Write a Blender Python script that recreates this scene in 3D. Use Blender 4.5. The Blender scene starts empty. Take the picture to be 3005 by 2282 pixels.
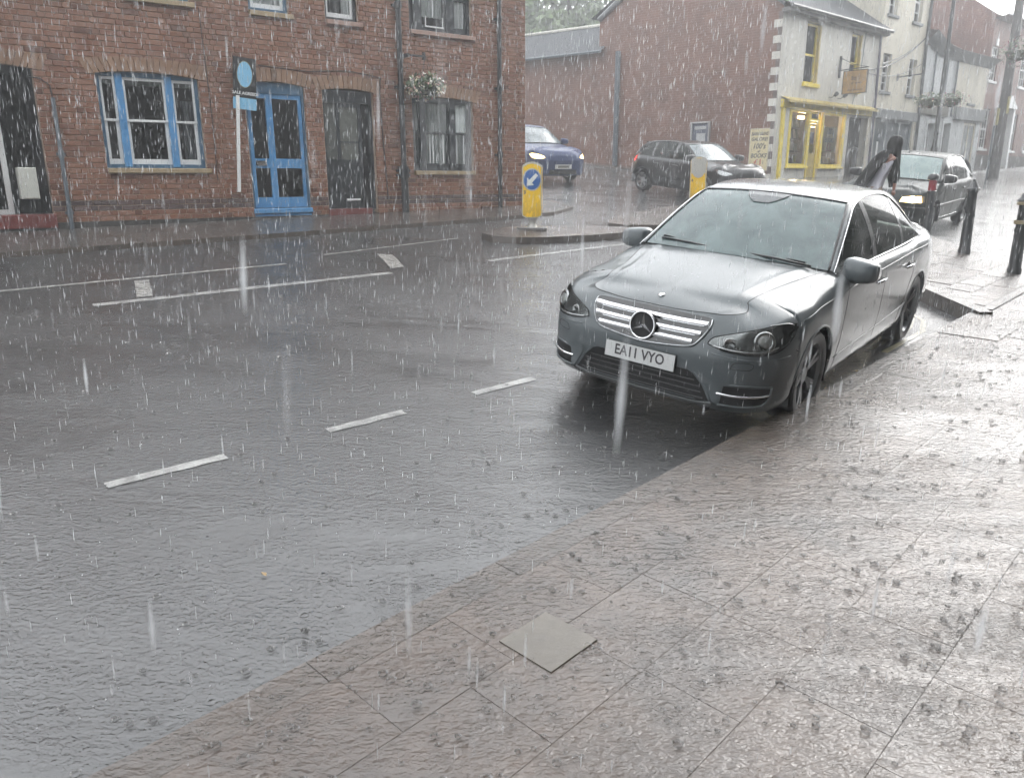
import bpy, bmesh, math, random
from mathutils import Vector, Matrix, noise
from mathutils.bvhtree import BVHTree
from mathutils.geometry import delaunay_2d_cdt

random.seed(7)
scn = bpy.context.scene
COL = scn.collection
R = math.radians

# ------------------------------------------------------------------ camera
cam_d = bpy.data.cameras.new('camera'); cam = bpy.data.objects.new('camera', cam_d); COL.objects.link(cam)
cam_d.sensor_fit = 'HORIZONTAL'; cam_d.sensor_width = 36.0; cam_d.lens = 27.03
cam_d.clip_start = 0.05; cam_d.dof.use_dof = True; cam_d.dof.focus_distance = 6.5; cam_d.dof.aperture_fstop = 5.6; cam_d.clip_end = 900
PITCH, ROLL, CAMZ = R(15.15), R(0.23), 1.72
_F = Vector((0, math.cos(PITCH), -math.sin(PITCH))); _U0 = Vector((0, math.sin(PITCH), math.cos(PITCH))); _R0 = Vector((1, 0, 0))
_R = _R0*math.cos(ROLL) - _U0*math.sin(ROLL); _U = _U0*math.cos(ROLL) + _R0*math.sin(ROLL)
cam.matrix_world = Matrix(((_R.x, _U.x, -_F.x, 0), (_R.y, _U.y, -_F.y, 0), (_R.z, _U.z, -_F.z, CAMZ), (0, 0, 0, 1)))
scn.camera = cam

# ------------------------------------------------------------------ sky, sun, exposure
SUN_AZ, SUN_EL = 48.0, 30.0          # azimuth clockwise from +Y
world = bpy.data.worlds.new('World'); scn.world = world; world.use_nodes = True
wn, wl = world.node_tree.nodes, world.node_tree.links
wn.clear()
sky = wn.new('ShaderNodeTexSky'); sky.sky_type = 'NISHITA'; sky.sun_disc = False
sky.sun_elevation = R(SUN_EL); sky.sun_rotation = R(SUN_AZ); sky.air_density = 1.0; sky.dust_density = 6.0; sky.ozone_density = 1.0
hsv = wn.new('ShaderNodeHueSaturation'); hsv.inputs['Saturation'].default_value = 0.16
wl.new(sky.outputs[0], hsv.inputs['Color'])
cloud = wn.new('ShaderNodeMix'); cloud.data_type = 'RGBA'; cloud.inputs[0].default_value = 0.68
wl.new(hsv.outputs[0], cloud.inputs[6]); cloud.inputs[7].default_value = (11.9, 12.2, 12.55, 1)
bgn = wn.new('ShaderNodeBackground'); bgn.inputs['Strength'].default_value = 0.12
wl.new(cloud.outputs[2], bgn.inputs['Color'])
wo = wn.new('ShaderNodeOutputWorld'); wl.new(bgn.outputs[0], wo.inputs['Surface'])

sd = bpy.data.lights.new('sun', 'SUN'); sd.energy = 0.7; sd.angle = R(45); sd.color = (1.0, 0.97, 0.93)
sun = bpy.data.objects.new('sun', sd); COL.objects.link(sun)
_sdir = Vector((math.sin(R(SUN_AZ))*math.cos(R(SUN_EL)), math.cos(R(SUN_AZ))*math.cos(R(SUN_EL)), math.sin(R(SUN_EL))))
sun.rotation_euler = _sdir.to_track_quat('Z', 'Y').to_euler()

scn.render.engine = 'CYCLES'
vs = scn.view_settings; scn.display_settings.display_device = 'sRGB'
vs.view_transform = 'Standard'; vs.look = 'None'; vs.exposure = 1.27; vs.gamma = 1.0
try: vs.use_curve_mapping = False
except Exception: pass
cy = scn.cycles
cy.use_denoising = True; cy.use_adaptive_sampling = True; cy.adaptive_threshold = .05; cy.adaptive_min_samples = 16
cy.max_bounces = 6; cy.diffuse_bounces = 2; cy.glossy_bounces = 3; cy.transmission_bounces = 4
cy.transparent_max_bounces = 48; cy.volume_bounces = 0; cy.caustics_reflective = False; cy.caustics_refractive = False
cy.sample_clamp_indirect = 6.0

# ------------------------------------------------------------------ street frame: u along the road, v across it
AZ = R(44.5)
UD = Vector((math.sin(AZ), math.cos(AZ), 0)); VD = Vector((-math.cos(AZ), math.sin(AZ), 0))
def to_uv(x, y): return UD.x*x+UD.y*y, VD.x*x+VD.y*y
def road_z(u, v): return -0.06+.035*u+.095*(min(v, 34)-2.2)
def pave_z(u, v): return .035*u+.03*(v-2.2)+.07
def gz(x, y):
    u, v = to_uv(x, y)
    return road_z(u, v) if v > 2.2 else pave_z(u, v)
def W(u, v, z=None, dz=0.0):
    p = UD*u+VD*v
    p.z = (road_z(u, v) if z is None else z)+dz
    return p
ROAD_TILT = math.atan(.095), math.atan(.035)

# ------------------------------------------------------------------ object helpers
def tag(o, label=None, cat=None, group=None, kind=None):
    if label: o['label'] = label
    if cat: o['category'] = cat
    if group: o['group'] = group
    if kind: o['kind'] = kind
    return o
def empty(name, loc=(0, 0, 0), rz=0, label=None, cat=None, group=None, kind=None):
    o = bpy.data.objects.new(name, None); COL.objects.link(o); o.location = loc; o.rotation_euler = (0, 0, rz)
    o.empty_display_size = .2
    return tag(o, label, cat, group, kind)
def link(name, me, parent=None, **k):
    o = bpy.data.objects.new(name, me); COL.objects.link(o)
    if parent is not None: o.parent = parent
    return tag(o, **k)
def copy_tree(o, parent=None):
    c = o.copy(); COL.objects.link(c)
    if parent is not None: c.parent = parent
    for ch in list(o.children): copy_tree(ch, c)
    return c

class MB:
    def __init__(s): s.v = []; s.f = []; s.m = []
    def add(s, vs, fs, mi=0):
        b = len(s.v); s.v += [tuple(p) for p in vs]; s.f += [tuple(b+i for i in f) for f in fs]; s.m += [mi]*len(fs); return s
    def box(s, x0, x1, y0, y1, z0, z1, mi=0, M=None):
        vs = [Vector((x, y, z)) for z in (z0, z1) for y in (y0, y1) for x in (x0, x1)]
        if M is not None: vs = [M@p for p in vs]
        return s.add(vs, [(0, 2, 3, 1), (4, 5, 7, 6), (0, 1, 5, 4), (2, 6, 7, 3), (0, 4, 6, 2), (1, 3, 7, 5)], mi)
    def cham(s, x0, x1, y0, y1, z0, z1, c=.01, mi=0, M=None):
        "box with its front (y0) and top edges chamfered"
        pts = []
        for (y, e) in ((y0, c), (y0+c, 0), (y1, 0)):
            pts.append([(x0+e, y, z0+e), (x1-e, y, z0+e), (x1-e, y, z1-e), (x0+e, y, z1-e)])
        vs = [Vector(p) for r in pts for p in r]
        if M is not None: vs = [M@p for p in vs]
        fs = [(0, 1, 2, 3), (11, 10, 9, 8)]
        for r in (0, 4):
            for i in range(4): j = (i+1) % 4; fs.append((r+j, r+i, r+4+i, r+4+j))
        return s.add(vs, fs, mi)
    def tube(s, pts, r, n=8, mi=0, cap=True):
        pts = [Vector(p) for p in pts]; rs = r if isinstance(r, (list, tuple)) else [r]*len(pts)
        ring = []; prev = None
        for i, p in enumerate(pts):
            t = (pts[min(i+1, len(pts)-1)]-pts[max(i-1, 0)])
            if t.length < 1e-9: t = Vector((0, 0, 1))
            t.normalize()
            a = t.orthogonal().normalized() if prev is None else (prev-t*prev.dot(t))
            if a.length < 1e-6: a = t.orthogonal()
            a.normalize(); prev = a; b = t.cross(a)
            ring.append([p+(a*math.cos(2*math.pi*k/n)+b*math.sin(2*math.pi*k/n))*rs[i] for k in range(n)])
        vs = [q for rr in ring for q in rr]; fs = []
        for i in range(len(pts)-1):
            for k in range(n):
                k2 = (k+1) % n; fs.append((i*n+k, i*n+k2, (i+1)*n+k2, (i+1)*n+k))
        if cap: fs.append(tuple(range(n))[::-1]); fs.append(tuple(len(vs)-n+k for k in range(n)))
        return s.add(vs, fs, mi)
    def lathe(s, prof, n=20, mi=0, M=None, arc=2*math.pi):
        "profile of (r, z) about the z axis"
        vs = []; full = abs(arc-2*math.pi) < 1e-6; m = n if full else n+1
        for r, z in prof:
            for k in range(m):
                a = arc*k/n; vs.append(Vector((r*math.cos(a), r*math.sin(a), z)))
        if M is not None: vs = [M@p for p in vs]
        fs = []
        for i in range(len(prof)-1):
            for k in range(n):
                k2 = (k+1) % m; fs.append((i*m+k, i*m+k2, (i+1)*m+k2, (i+1)*m+k))
        return s.add(vs, fs, mi)
    def prism(s, poly, y0, y1, mi=0, M=None):
        "polygon in (x, z) extruded from y0 to y1"
        n = len(poly); vs = [Vector((x, y0, z)) for x, z in poly]+[Vector((x, y1, z)) for x, z in poly]
        if M is not None: vs = [M@p for p in vs]
        fs = [tuple(range(n)), tuple(range(2*n-1, n-1, -1))]+[((i+1) % n, i, n+i, n+(i+1) % n) for i in range(n)]
        return s.add(vs, fs, mi)
    def mesh(s, name, mats, smooth=False, fix=True, angle=None):
        me = bpy.data.meshes.new(name); me.from_pydata(s.v, [], s.f)
        if not isinstance(mats, (list, tuple)): mats = [mats]
        for m in mats: me.materials.append(m)
        if len(mats) > 1: me.polygons.foreach_set('material_index', s.m)
        if fix:
            bm = bmesh.new(); bm.from_mesh(me); bmesh.ops.recalc_face_normals(bm, faces=bm.faces); bm.to_mesh(me); bm.free()
        if smooth:
            me.polygons.foreach_set('use_smooth', [True]*len(me.polygons))
            if angle: me.set_sharp_from_angle(angle=angle)
        me.update(); return me
    def obj(s, name, mats, parent=None, smooth=False, fix=True, angle=None, **k):
        return link(name, s.mesh(name, mats, smooth, fix, angle), parent, **k)

_FONTS = {}
def lettering(txt, size, mat, parent, loc, rot, name='lettering', shear=0.0, sx=1.0, bold=0.0, align='CENTER', depth=.001):
    cu = bpy.data.curves.new('t', 'FONT'); cu.body = txt; cu.size = size; cu.align_x = align; cu.align_y = 'CENTER'
    cu.extrude = depth; cu.offset = bold; cu.shear = shear; cu.resolution_u = 3
    o = bpy.data.objects.new('t', cu); COL.objects.link(o)
    dg = bpy.context.evaluated_depsgraph_get(); me = bpy.data.meshes.new_from_object(o.evaluated_get(dg))
    bpy.data.objects.remove(o); bpy.data.curves.remove(cu)
    me.materials.clear(); me.materials.append(mat)
    r = link(name, me, parent); r.location = loc; r.rotation_euler = rot; r.scale = (sx, 1, 1)
    return r

# ------------------------------------------------------------------ materials
MATS = {}
def new_mat(name):
    m = bpy.data.materials.new(name); m.use_nodes = True; nt = m.node_tree
    b = nt.nodes['Principled BSDF']; MATS[name] = m
    return m, nt, b
def N(nt, t, **k):
    n = nt.nodes.new(t)
    for a, v in k.items():
        if a.startswith('i_'): n.inputs[a[2:].replace('_', ' ')].default_value = v
        else: setattr(n, a, v)
    return n
def pos(nt): return N(nt, 'ShaderNodeNewGeometry').outputs['Position']
def objc(nt): return N(nt, 'ShaderNodeTexCoord').outputs['Object']
def noise_tex(nt, vec, scale, detail=3, rough=.55, dist=0.0):
    n = N(nt, 'ShaderNodeTexNoise'); n.inputs['Scale'].default_value = scale; n.inputs['Detail'].default_value = detail
    n.inputs['Roughness'].default_value = rough; n.inputs['Distortion'].default_value = dist
    nt.links.new(vec, n.inputs['Vector']); return n.outputs['Fac']
def ramp(nt, fac, stops):
    r = N(nt, 'ShaderNodeValToRGB'); e = r.color_ramp.elements
    while len(e) < len(stops): e.new(.5)
    for i, (p, c) in enumerate(stops): e[i].position = p; e[i].color = (*c, 1) if len(c) == 3 else c
    nt.links.new(fac, r.inputs['Fac']); return r.outputs['Color']
def mixc(nt, fac, a, b, mode='MIX'):
    m = N(nt, 'ShaderNodeMix', data_type='RGBA', blend_type=mode)
    for s, v in ((0, fac), (6, a), (7, b)):
        if hasattr(v, 'node'): nt.links.new(v, m.inputs[s])
        else: m.inputs[s].default_value = v if s == 0 else ((*v, 1) if len(v) == 3 else v)
    return m.outputs[2]
def mth(nt, op, a, b=0.0, c=None, clamp=False):
    m = N(nt, 'ShaderNodeMath', operation=op); m.use_clamp = clamp
    for i, v in enumerate((a, b) if c is None else (a, b, c)):
        if hasattr(v, 'node'): nt.links.new(v, m.inputs[i])
        else: m.inputs[i].default_value = v
    return m.outputs[0]
def bump(nt, h, strength=.3, dist=.01, normal=None):
    b = N(nt, 'ShaderNodeBump'); b.inputs['Strength'].default_value = strength; b.inputs['Distance'].default_value = dist
    nt.links.new(h, b.inputs['Height'])
    if normal is not None: nt.links.new(normal, b.inputs['Normal'])
    return b.outputs['Normal']
def mapping(nt, vec, scale=(1, 1, 1), rot=(0, 0, 0)):
    m = N(nt, 'ShaderNodeMapping'); m.inputs['Scale'].default_value = scale; m.inputs['Rotation'].default_value = rot
    nt.links.new(vec, m.inputs['Vector']); return m.outputs[0]
def simple(name, col, rough=.5, metal=0.0, var=.12, scale=6.0, coat=0.0, spec=.5, bumps=0.0, coatr=.06):
    "painted or plain surface with a little grime and unevenness"
    m, nt, b = new_mat(name)
    f = noise_tex(nt, objc(nt), scale, 5, .6)
    c = ramp(nt, f, [(.25, tuple(x*(1-var) for x in col)), (.75, tuple(min(1, x*(1+var*.6)) for x in col))])
    nt.links.new(c, b.inputs['Base Color'])
    b.inputs['Roughness'].default_value = rough; b.inputs['Metallic'].default_value = metal
    b.inputs['Specular IOR Level'].default_value = spec
    b.inputs['Coat Weight'].default_value = coat; b.inputs['Coat Roughness'].default_value = coatr
    if bumps:
        nt.links.new(bump(nt, noise_tex(nt, objc(nt), scale*8, 4), bumps, .01), b.inputs['Normal'])
    return m
def glassy(name, col, rough=.05, alpha=1.0, tcol=(.75, .85, .83)):
    "window pane: glossy sheet, partly see-through"
    m, nt, b = new_mat(name)
    b.inputs['Base Color'].default_value = (*col, 1); b.inputs['Roughness'].default_value = rough
    b.inputs['Specular IOR Level'].default_value = .6
    if alpha < 1:
        tr = N(nt, 'ShaderNodeBsdfTransparent'); tr.inputs[0].default_value = (*tcol, 1)
        mx = N(nt, 'ShaderNodeMixShader'); mx.inputs[0].default_value = alpha
        fr = N(nt, 'ShaderNodeFresnel'); fr.inputs[0].default_value = 1.5
        nt.links.new(mth(nt, 'ADD', fr.outputs[0], alpha, clamp=True), mx.inputs[0])
        nt.links.new(tr.outputs[0], mx.inputs[1]); nt.links.new(b.outputs[0], mx.inputs[2])
        nt.links.new(mx.outputs[0], nt.nodes['Material Output'].inputs['Surface'])
    return m

def ripples(nt, vec, k=1.0):
    "height of rain-beaten water: wavelets, and rings round the drops"
    n1 = noise_tex(nt, mapping(nt, vec, (1.0, 1.7, 1), (0, 0, R(42))), 38*k, 2.6, .7, .12)
    h = n1
    for sc, amp in ((13*k, .40),):
        vo = N(nt, 'ShaderNodeTexVoronoi'); vo.inputs['Scale'].default_value = sc; nt.links.new(vec, vo.inputs['Vector'])
        d = vo.outputs['Distance']
        ring = mth(nt, 'SINE', mth(nt, 'MULTIPLY', d, 30.0))
        mask = mth(nt, 'SUBTRACT', 1.0, mth(nt, 'MULTIPLY', d, 3.6), clamp=True)
        sep = N(nt, 'ShaderNodeSeparateColor'); nt.links.new(vo.outputs['Color'], sep.inputs[0])
        on = mth(nt, 'GREATER_THAN', sep.outputs[0], .62)
        h = mth(nt, 'ADD', h, mth(nt, 'MULTIPLY', mth(nt, 'MULTIPLY', ring, mth(nt, 'MULTIPLY', mask, on)), amp))
    return h

def wet_ground(name, dark, light, k=1.0, coat_bump=.35, rough=.55, ior=1.6, scale=3.0, island=False, coatr=.08, grain=260, pool=.55):
    m, nt, b = new_mat(name); P = pos(nt)
    f = noise_tex(nt, P, scale, 6, .62, .3)
    c = ramp(nt, f, [(.3, dark), (.7, light)])
    g = noise_tex(nt, P, grain, 2, .5)
    c = mixc(nt, .5, c, ramp(nt, g, [(.3, (.5, .5, .5)), (.7, (1, 1, 1))]), 'MULTIPLY')
    if island:
        oi = N(nt, 'ShaderNodeObjectInfo')
        c = mixc(nt, mth(nt, 'MULTIPLY', oi.outputs['Random'], .55), c, (.33, .24, .19), 'MULTIPLY') if island == 'pink' else c
        c = mixc(nt, .6, c, ramp(nt, oi.outputs['Random'], [(0, (.80, .78, .77)), (.5, (1, .96, .92)), (1, (1.06, 1.0, .95))]), 'MULTIPLY')
    nt.links.new(c, b.inputs['Base Color'])
    b.inputs['Roughness'].default_value = rough
    h = ripples(nt, P, k)
    w = noise_tex(nt, mapping(nt, P, (1, 2.6, 1), (0, 0, R(45.5))), .55, 5, .65, .8)                        # deeper and shallower film, drawn out along the flow
    st = ramp(nt, w, [(.32, (.22,)*3), (.5, (.7,)*3), (.68, (1.25,)*3)])
    hb = mth(nt, 'MULTIPLY', h, st)
    nt.links.new(bump(nt, hb, min(1.0, coat_bump), .02*max(1.0, coat_bump)), b.inputs['Coat Normal'])
    b.inputs['Coat Weight'].default_value = 1.0; b.inputs['Coat IOR'].default_value = ior
    nt.links.new(ramp(nt, w, [(.3, (coatr*1.8,)*3), (pool+.1, (coatr*.6,)*3)]), b.inputs['Coat Roughness'])
    return m

M_road = wet_ground('wet_asphalt', (.020, .020, .021), (.050, .051, .053), .75, .6, coatr=.045, ior=1.85, scale=.8)
M_slab = wet_ground('wet_slab', (.034, .023, .016), (.112, .075, .053), .66, 1.05, island=True, coatr=.045, scale=2.6, ior=1.72)
M_bed = wet_ground('wet_mortar_bed', (.026, .018, .013), (.08, .054, .04), .66, 1.05, coatr=.045, ior=1.72)
M_kerb = wet_ground('wet_kerbstone', (.032, .024, .018), (.095, .068, .05), .66, 1.0, island=True, coatr=.045, ior=1.72)
M_fpave = wet_ground('wet_far_paving', (.06, .055, .05), (.11, .10, .09), 1.0, .4)
M_line = wet_ground('road_paint', (.16, .16, .155), (.55, .55, .53), .8, .5, grain=70, scale=7)
M_oldline = wet_ground('worn_road_paint', (.10, .10, .10), (.55, .54, .50), 1.0, .3, scale=14, grain=60)
M_yline = wet_ground('worn_yellow_paint', (.22, .19, .10), (.42, .38, .22), 1.0, .3, scale=8)
# ------------------------------------------------------------------ ground, road, pavements
def sheet(name, poly_uv, zf, mat, parent=None, step=None, **k):
    mb = MB(); mb.add([W(u, v, zf(u, v)) for u, v in poly_uv], [tuple(range(len(poly_uv)))])
    return mb.obj(name, mat, parent, **k)
mb = MB()
us = [-40, -20, -8, -2, 2, 6, 10, 14, 20, 30, 45, 70]; vv = [2.2, 4, 6, 8, 10, 12, 15, 20, 27, 34, 50, 70]
mb.add([W(u, v) for v in vv for u in us], [(j*len(us)+i, j*len(us)+i+1, (j+1)*len(us)+i+1, (j+1)*len(us)+i) for j in range(len(vv)-1) for i in range(len(us)-1)])
vv2 = [-35, -20, -6, 0, 2.2]
b0 = len(mb.v)
mb.add([W(u, v, pave_z(u, max(v, -6))-.09) if v < 2.1 else W(u, 2.2) for v in vv2 for u in us], [(j*len(us)+i, j*len(us)+i+1, (j+1)*len(us)+i+1, (j+1)*len(us)+i) for j in range(len(vv2)-1) for i in range(len(us)-1)])
road = mb.obj('road', M_road, kind='structure', label='wet grey asphalt street and junction beaten by rain')

# --- near pavement: bed, slabs, kerbstones
pavement = sheet('pavement', [(-6, -4), (15.5, -4), (15.5, 2.02), (-6, 2.02)], lambda u, v: pave_z(u, v)-.003, M_bed, kind='structure', label='flooded slab pavement running along the near kerb')
def tilt_matrix(u, v, z, du, dv, rz=0.0):
    "frame lying on a sloping surface; local x along the road, local y across it"
    ex = Vector((UD.x, UD.y, du)).normalized(); ey = Vector((VD.x, VD.y, dv)); ey = (ey-ex*ey.dot(ex)).normalized(); ez = ex.cross(ey)
    M = Matrix((ex, ey, ez)).transposed().to_4x4(); M.translation = W(u, v, z)
    return M@Matrix.Rotation(rz, 4, 'Z')
def slab_mesh(name, lx, ly, h, mat, c=.001):
    mb = MB(); a, b = lx/2, ly/2
    vs = []
    for (e, z) in ((0, -h), (0, -c), (c, 0)):
        vs += [(-a+e, -b+e, z), (a-e, -b+e, z), (a-e, b-e, z), (-a+e, b-e, z)]
    fs = [(8, 9, 10, 11)]
    for r in (0, 4):
        for i in range(4): j = (i+1) % 4; fs.append((r+i, r+j, r+4+j, r+4+i))
    mb.add(vs, fs); return mb.mesh(name, mat)
SL = {}
def place_slab(parent, name, key, lx, ly, h, mat, M):
    if key not in SL: SL[key] = slab_mesh(name, lx, ly, h, mat)
    o = link(name, SL[key], parent); o.matrix_world = M; return o
rnd = random.Random(3)
rows = 10; DV = .36; nu = 0
for r in range(rows):
    v1 = 2.0-r*DV; vc = v1-DV/2
    lens = [.60, .45, .52, .66, .48, .57]; u = -.9-rnd.random()*.6; k = r*2
    if r > 5: u = .2-rnd.random()*.5
    while u < 11.6-(.42*r):
        L = lens[k % 6]; k += 1; uc = u+L/2
        dz = rnd.uniform(-.0005, .0005)
        place_slab(pavement, 'paving_slab', ('s', L), L-.0013, DV-.0005, .05, M_slab,
                   tilt_matrix(uc, vc, pave_z(uc, vc)+dz, (.035+rnd.uniform(-.0012, .0012)), (.03+rnd.uniform(-.0015, .0015))))
        u += L
kerb = empty('kerb', (0, 0, 0), kind='structure', label='flush stone kerb between the slab pavement and the parking bay')
u = -1.6
while u < 8.7:
    L = .92
    place_slab(kerb, 'kerbstone', ('k', L), L-.0025, .15, .22, M_kerb, tilt_matrix(u+L/2, 2.0758, pave_z(u+L/2, 2.0758), .035, .03)); u += L
# one proud pale slab, tilted by the flood
hatch = place_slab(pavement, 'access_cover', 'hatch', .25, .25, .03, wet_ground('wet_cover', (.085, .070, .050), (.135, .112, .083), .66, .25, coatr=.12, ior=1.5), tilt_matrix(1.83, 1.62, pave_z(1.83, 1.62)+.005, .037, .028))
hatch['label'] = 'pale square access cover standing proud of the water'
step = place_slab(pavement, 'raised_slab', 'rs', .9, .5, .04, M_slab, tilt_matrix(8.25, 1.86, pave_z(8.25, 1.86)+.004, .03, .03))
step = place_slab(pavement, 'raised_slab', 'rs2', .62, .55, .04, M_slab, tilt_matrix(8.35, 1.32, pave_z(8.3, 1.3)+.004, .03, .03))

# --- built-out corner with the bollards
def out_z(u, v): return .035*u+.095*(v-2.05)+.085
OUT = [(8.95, 2.07), (10.7, 3.85), (11.6, 4.45), (14.4, 4.75), (14.75, 4.45), (11.9, 2.07)]
corner = sheet('pavement_buildout', OUT, lambda u, v: out_z(u, v)-.007, M_bed, kind='structure', label='paved corner with black bollards beyond the parking bay')
def inside(p, poly):
    x, y = p; c = False; n = len(poly)
    for i in range(n):
        (x1, y1), (x2, y2) = poly[i], poly[(i+1) % n]
        if (y1 > y) != (y2 > y) and x < (x2-x1)*(y-y1)/(y2-y1)+x1: c = not c
    return c
for r in range(9):
    v0 = 2.1+r*.287
    u = 8.9+(r % 2)*.2
    while u < 14.8:
        L = .44; c4 = [(u, v0), (u+L, v0), (u+L, v0+.29), (u, v0+.29)]
        if all(inside(p, OUT) for p in c4):
            place_slab(corner, 'paving_slab', 'o', L-.008, .28, .05, M_slab, tilt_matrix(u+L/2, v0+.145, out_z(u+L/2, v0+.145)+rnd.uniform(-.002, .002), .035, .095))
        u += L
def kerb_run(parent, pts, zf, w=.14, h=.16, name='kerbstone', mat=M_kerb, seg=.9):
    "stones laid end to end along a line of (u, v)"
    for (a, b) in zip(pts, pts[1:]):
        a, b = Vector((*a, 0)), Vector((*b, 0)); L = (b-a).length; n = max(1, round(L/seg))
        for i in range(n):
            p, q = a.lerp(b, i/n), a.lerp(b, (i+1)/n); c = (p+q)/2; l = L/n
            d = (q-p).normalized(); P, Q = W(p.x, p.y, zf(p.x, p.y)), W(q.x, q.y, zf(q.x, q.y))
            ex = (Q-P).normalized(); ey = Vector((0, 0, 1)).cross(ex).normalized(); ez = ex.cross(ey)
            M = Matrix((ex, ey, ez)).transposed().to_4x4(); M.translation = (P+Q)/2
            place_slab(parent, name, ('kr', round(l, 2), h), l-.008, w, h, mat, M)
kerb_run(corner, [(8.98, 2.0), (10.7, 3.78), (11.6, 4.42), (14.4, 4.72)], lambda u, v: out_z(u, v)+.008)
kerb_run(corner, [(9.2, 2.06), (11.9, 2.06)], lambda u, v: pave_z(u, v)+.014, .12)

# --- far pavement along the terrace, round into the side street
FK = [(-14, 12.4), (-6, 11.6), (2.4, 10.95), (5.5, 10.55), (9.2, 10.15), (11.3, 10.05), (12.3, 10.4), (12.75, 11.4), (12.85, 14), (12.9, 32)]
FB = [(11.5, 32), (11.5, 11.2), (2, 13.2), (-14, 17)]
far_z = lambda u, v: road_z(u, v)+.055
farp = sheet('far_pavement', FK+FB, far_z, M_fpave, kind='structure', label='narrow wet pavement in front of the brick terrace')
kerb_run(farp, FK, lambda u, v: far_z(u, v)+.004, .13, .14, seg=.95)
SK = [(22.2, 30), (22.25, 12.5), (22.6, 10.6), (23.8, 9.9), (50, 9.3), (68, 9.2)]
SB = [(68, 20), (24, 12.5), (23.6, 30)]
shopp = sheet('shop_pavement', SK+SB, far_z, M_fpave, kind='structure', label='pavement in front of the shops beyond the side street')
kerb_run(shopp, SK[:5], lambda u, v: far_z(u, v)+.004, .13, .14, seg=1.4)

# --- traffic islands
def island(name, ring, label):
    top = lambda u, v: road_z(u, v)+.10
    mb = MB(); n = len(ring)
    P = [W(u, v, top(u, v)) for u, v in ring]; Q = [W(u, v, road_z(u, v)-.05) for u, v in ring]
    c = Vector((sum(r[0] for r in ring)/n, sum(r[1] for r in ring)/n, 0))
    inner = [W(*(c.lerp(Vector((u, v, 0)), 1-.13/max(.2, (Vector((u, v, 0))-c).length)).to_2d())) for u, v in ring]
    for i, p in enumerate(inner): p.z = P[i].z-.006
    mb.add(inner, [tuple(range(n))])
    o = mb.obj(name, M_slab, None, kind='structure', label=label)
    for i in range(n):
        j = (i+1) % n
        k = MB(); k.add([P[i], P[j], Q[j], Q[i], inner[i], inner[j], inner[i]-Vector((0, 0, .1)), inner[j]-Vector((0, 0, .1))], [(0, 1, 2, 3), (0, 4, 5, 1), (4, 6, 7, 5), (0, 3, 6, 4), (1, 5, 7, 2)])
        k.obj('kerbstone', M_kerb, o)
    return o
island('traffic_island', [(8.25, 8.75), (8.2, 8.45), (8.4, 8.15), (8.9, 7.9), (9.7, 7.66), (10.6, 7.5), (10.95, 7.58), (10.75, 7.95), (10.1, 8.5), (9.5, 8.85), (8.8, 8.98)], 'kerbed traffic island carrying the bollard numbered 3')
island('traffic_island', [(10.9, 8.35), (11.0, 8.05), (11.5, 7.75), (13.0, 7.5), (14.6, 7.5), (15.1, 8.0), (15.0, 8.9), (14.2, 9.2), (12.5, 9.0), (11.4, 8.7)], 'kerbed traffic island carrying the bollard numbered 4')

# --- painted markings
def mark(pts, mat, name, label=None, n=1, rough_edge=.006):
    mb = MB(); P = []
    for (a, b) in zip(pts, pts[1:]+pts[:1]):
        for i in range(6):
            t = i/6; u = a[0]+(b[0]-a[0])*t; v = a[1]+(b[1]-a[1])*t
            j = rough_edge if i else 0
            P.append(W(u+rnd.uniform(-j, j), v+rnd.uniform(-j, j), dz=.004))
    mb.add(P, [tuple(range(len(P)))])
    o = mb.obj(name, mat, road)
    if label: o['label'] = label
    return o
def dash(a, b, w, mat, name, label=None):
    a, b = Vector(a), Vector(b); d = (b-a).normalized(); n = Vector((-d.y, d.x))*(w/2)
    mark([tuple(a-n), tuple(b-n), tuple(b+n), tuple(a+n)], mat, name, label)
bay = 'white dash marking the outer edge of the parking bay'
dash((1.2, 4.19), (1.83, 4.12), .075, M_line, 'bay_dash', bay); dash((2.47, 4.06), (3.03, 4.0), .075, M_line, 'bay_dash', bay); dash((3.63, 3.95), (4.21, 3.9), .075, M_line, 'bay_dash', bay)
dash((4.9, 3.84), (5.5, 3.78), .075, M_line, 'bay_dash', bay); dash((6.1, 3.74), (6.7, 3.7), .075, M_line, 'bay_dash', bay)
dash((2.42, 8.02), (5.64, 7.58), .11, M_line, 'centre_line', 'long white centre line dash'); dash((7.14, 7.46), (10.4, 7.17), .11, M_line, 'centre_line', 'white line leading past the traffic island')
dash((-1.9, 8.5), (.9, 8.2), .11, M_line, 'centre_line')
dash((1.0, 9.22), (4.9, 8.74), .07, M_oldline, 'edge_line'); dash((5.6, 8.98), (8.0, 9.0), .06, M_oldline, 'edge_line')
mark([(3.11, 8.83), (3.26, 8.8), (3.0, 8.06), (2.86, 8.09)], M_oldline, 'hatch_mark', 'worn chevron mark beside the long white dash')
mark([(6.22, 8.66), (6.36, 8.5), (5.98, 7.76), (5.8, 7.79)], M_oldline, 'hatch_mark', 'worn chevron mark in front of the traffic island')
for off in (0, .13):
    pts = [(7.2, 2.36+off), (8.3, 2.38+off), (8.75+off*.4, 2.52+off), (9.3+off*.2, 3.0+off)]
    for a, b in zip(pts, pts[1:]): dash(a, b, .055, M_yline, 'yellow_line')
for k in range(6): dash((13.6+k*.95, 9.0-.02*k), (14.15+k*.95, 8.99-.02*k), .09, M_oldline, 'give_way_dash')
dash((13.0, 12.3), (20, 12.0), .06, M_oldline, 'edge_line')

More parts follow.
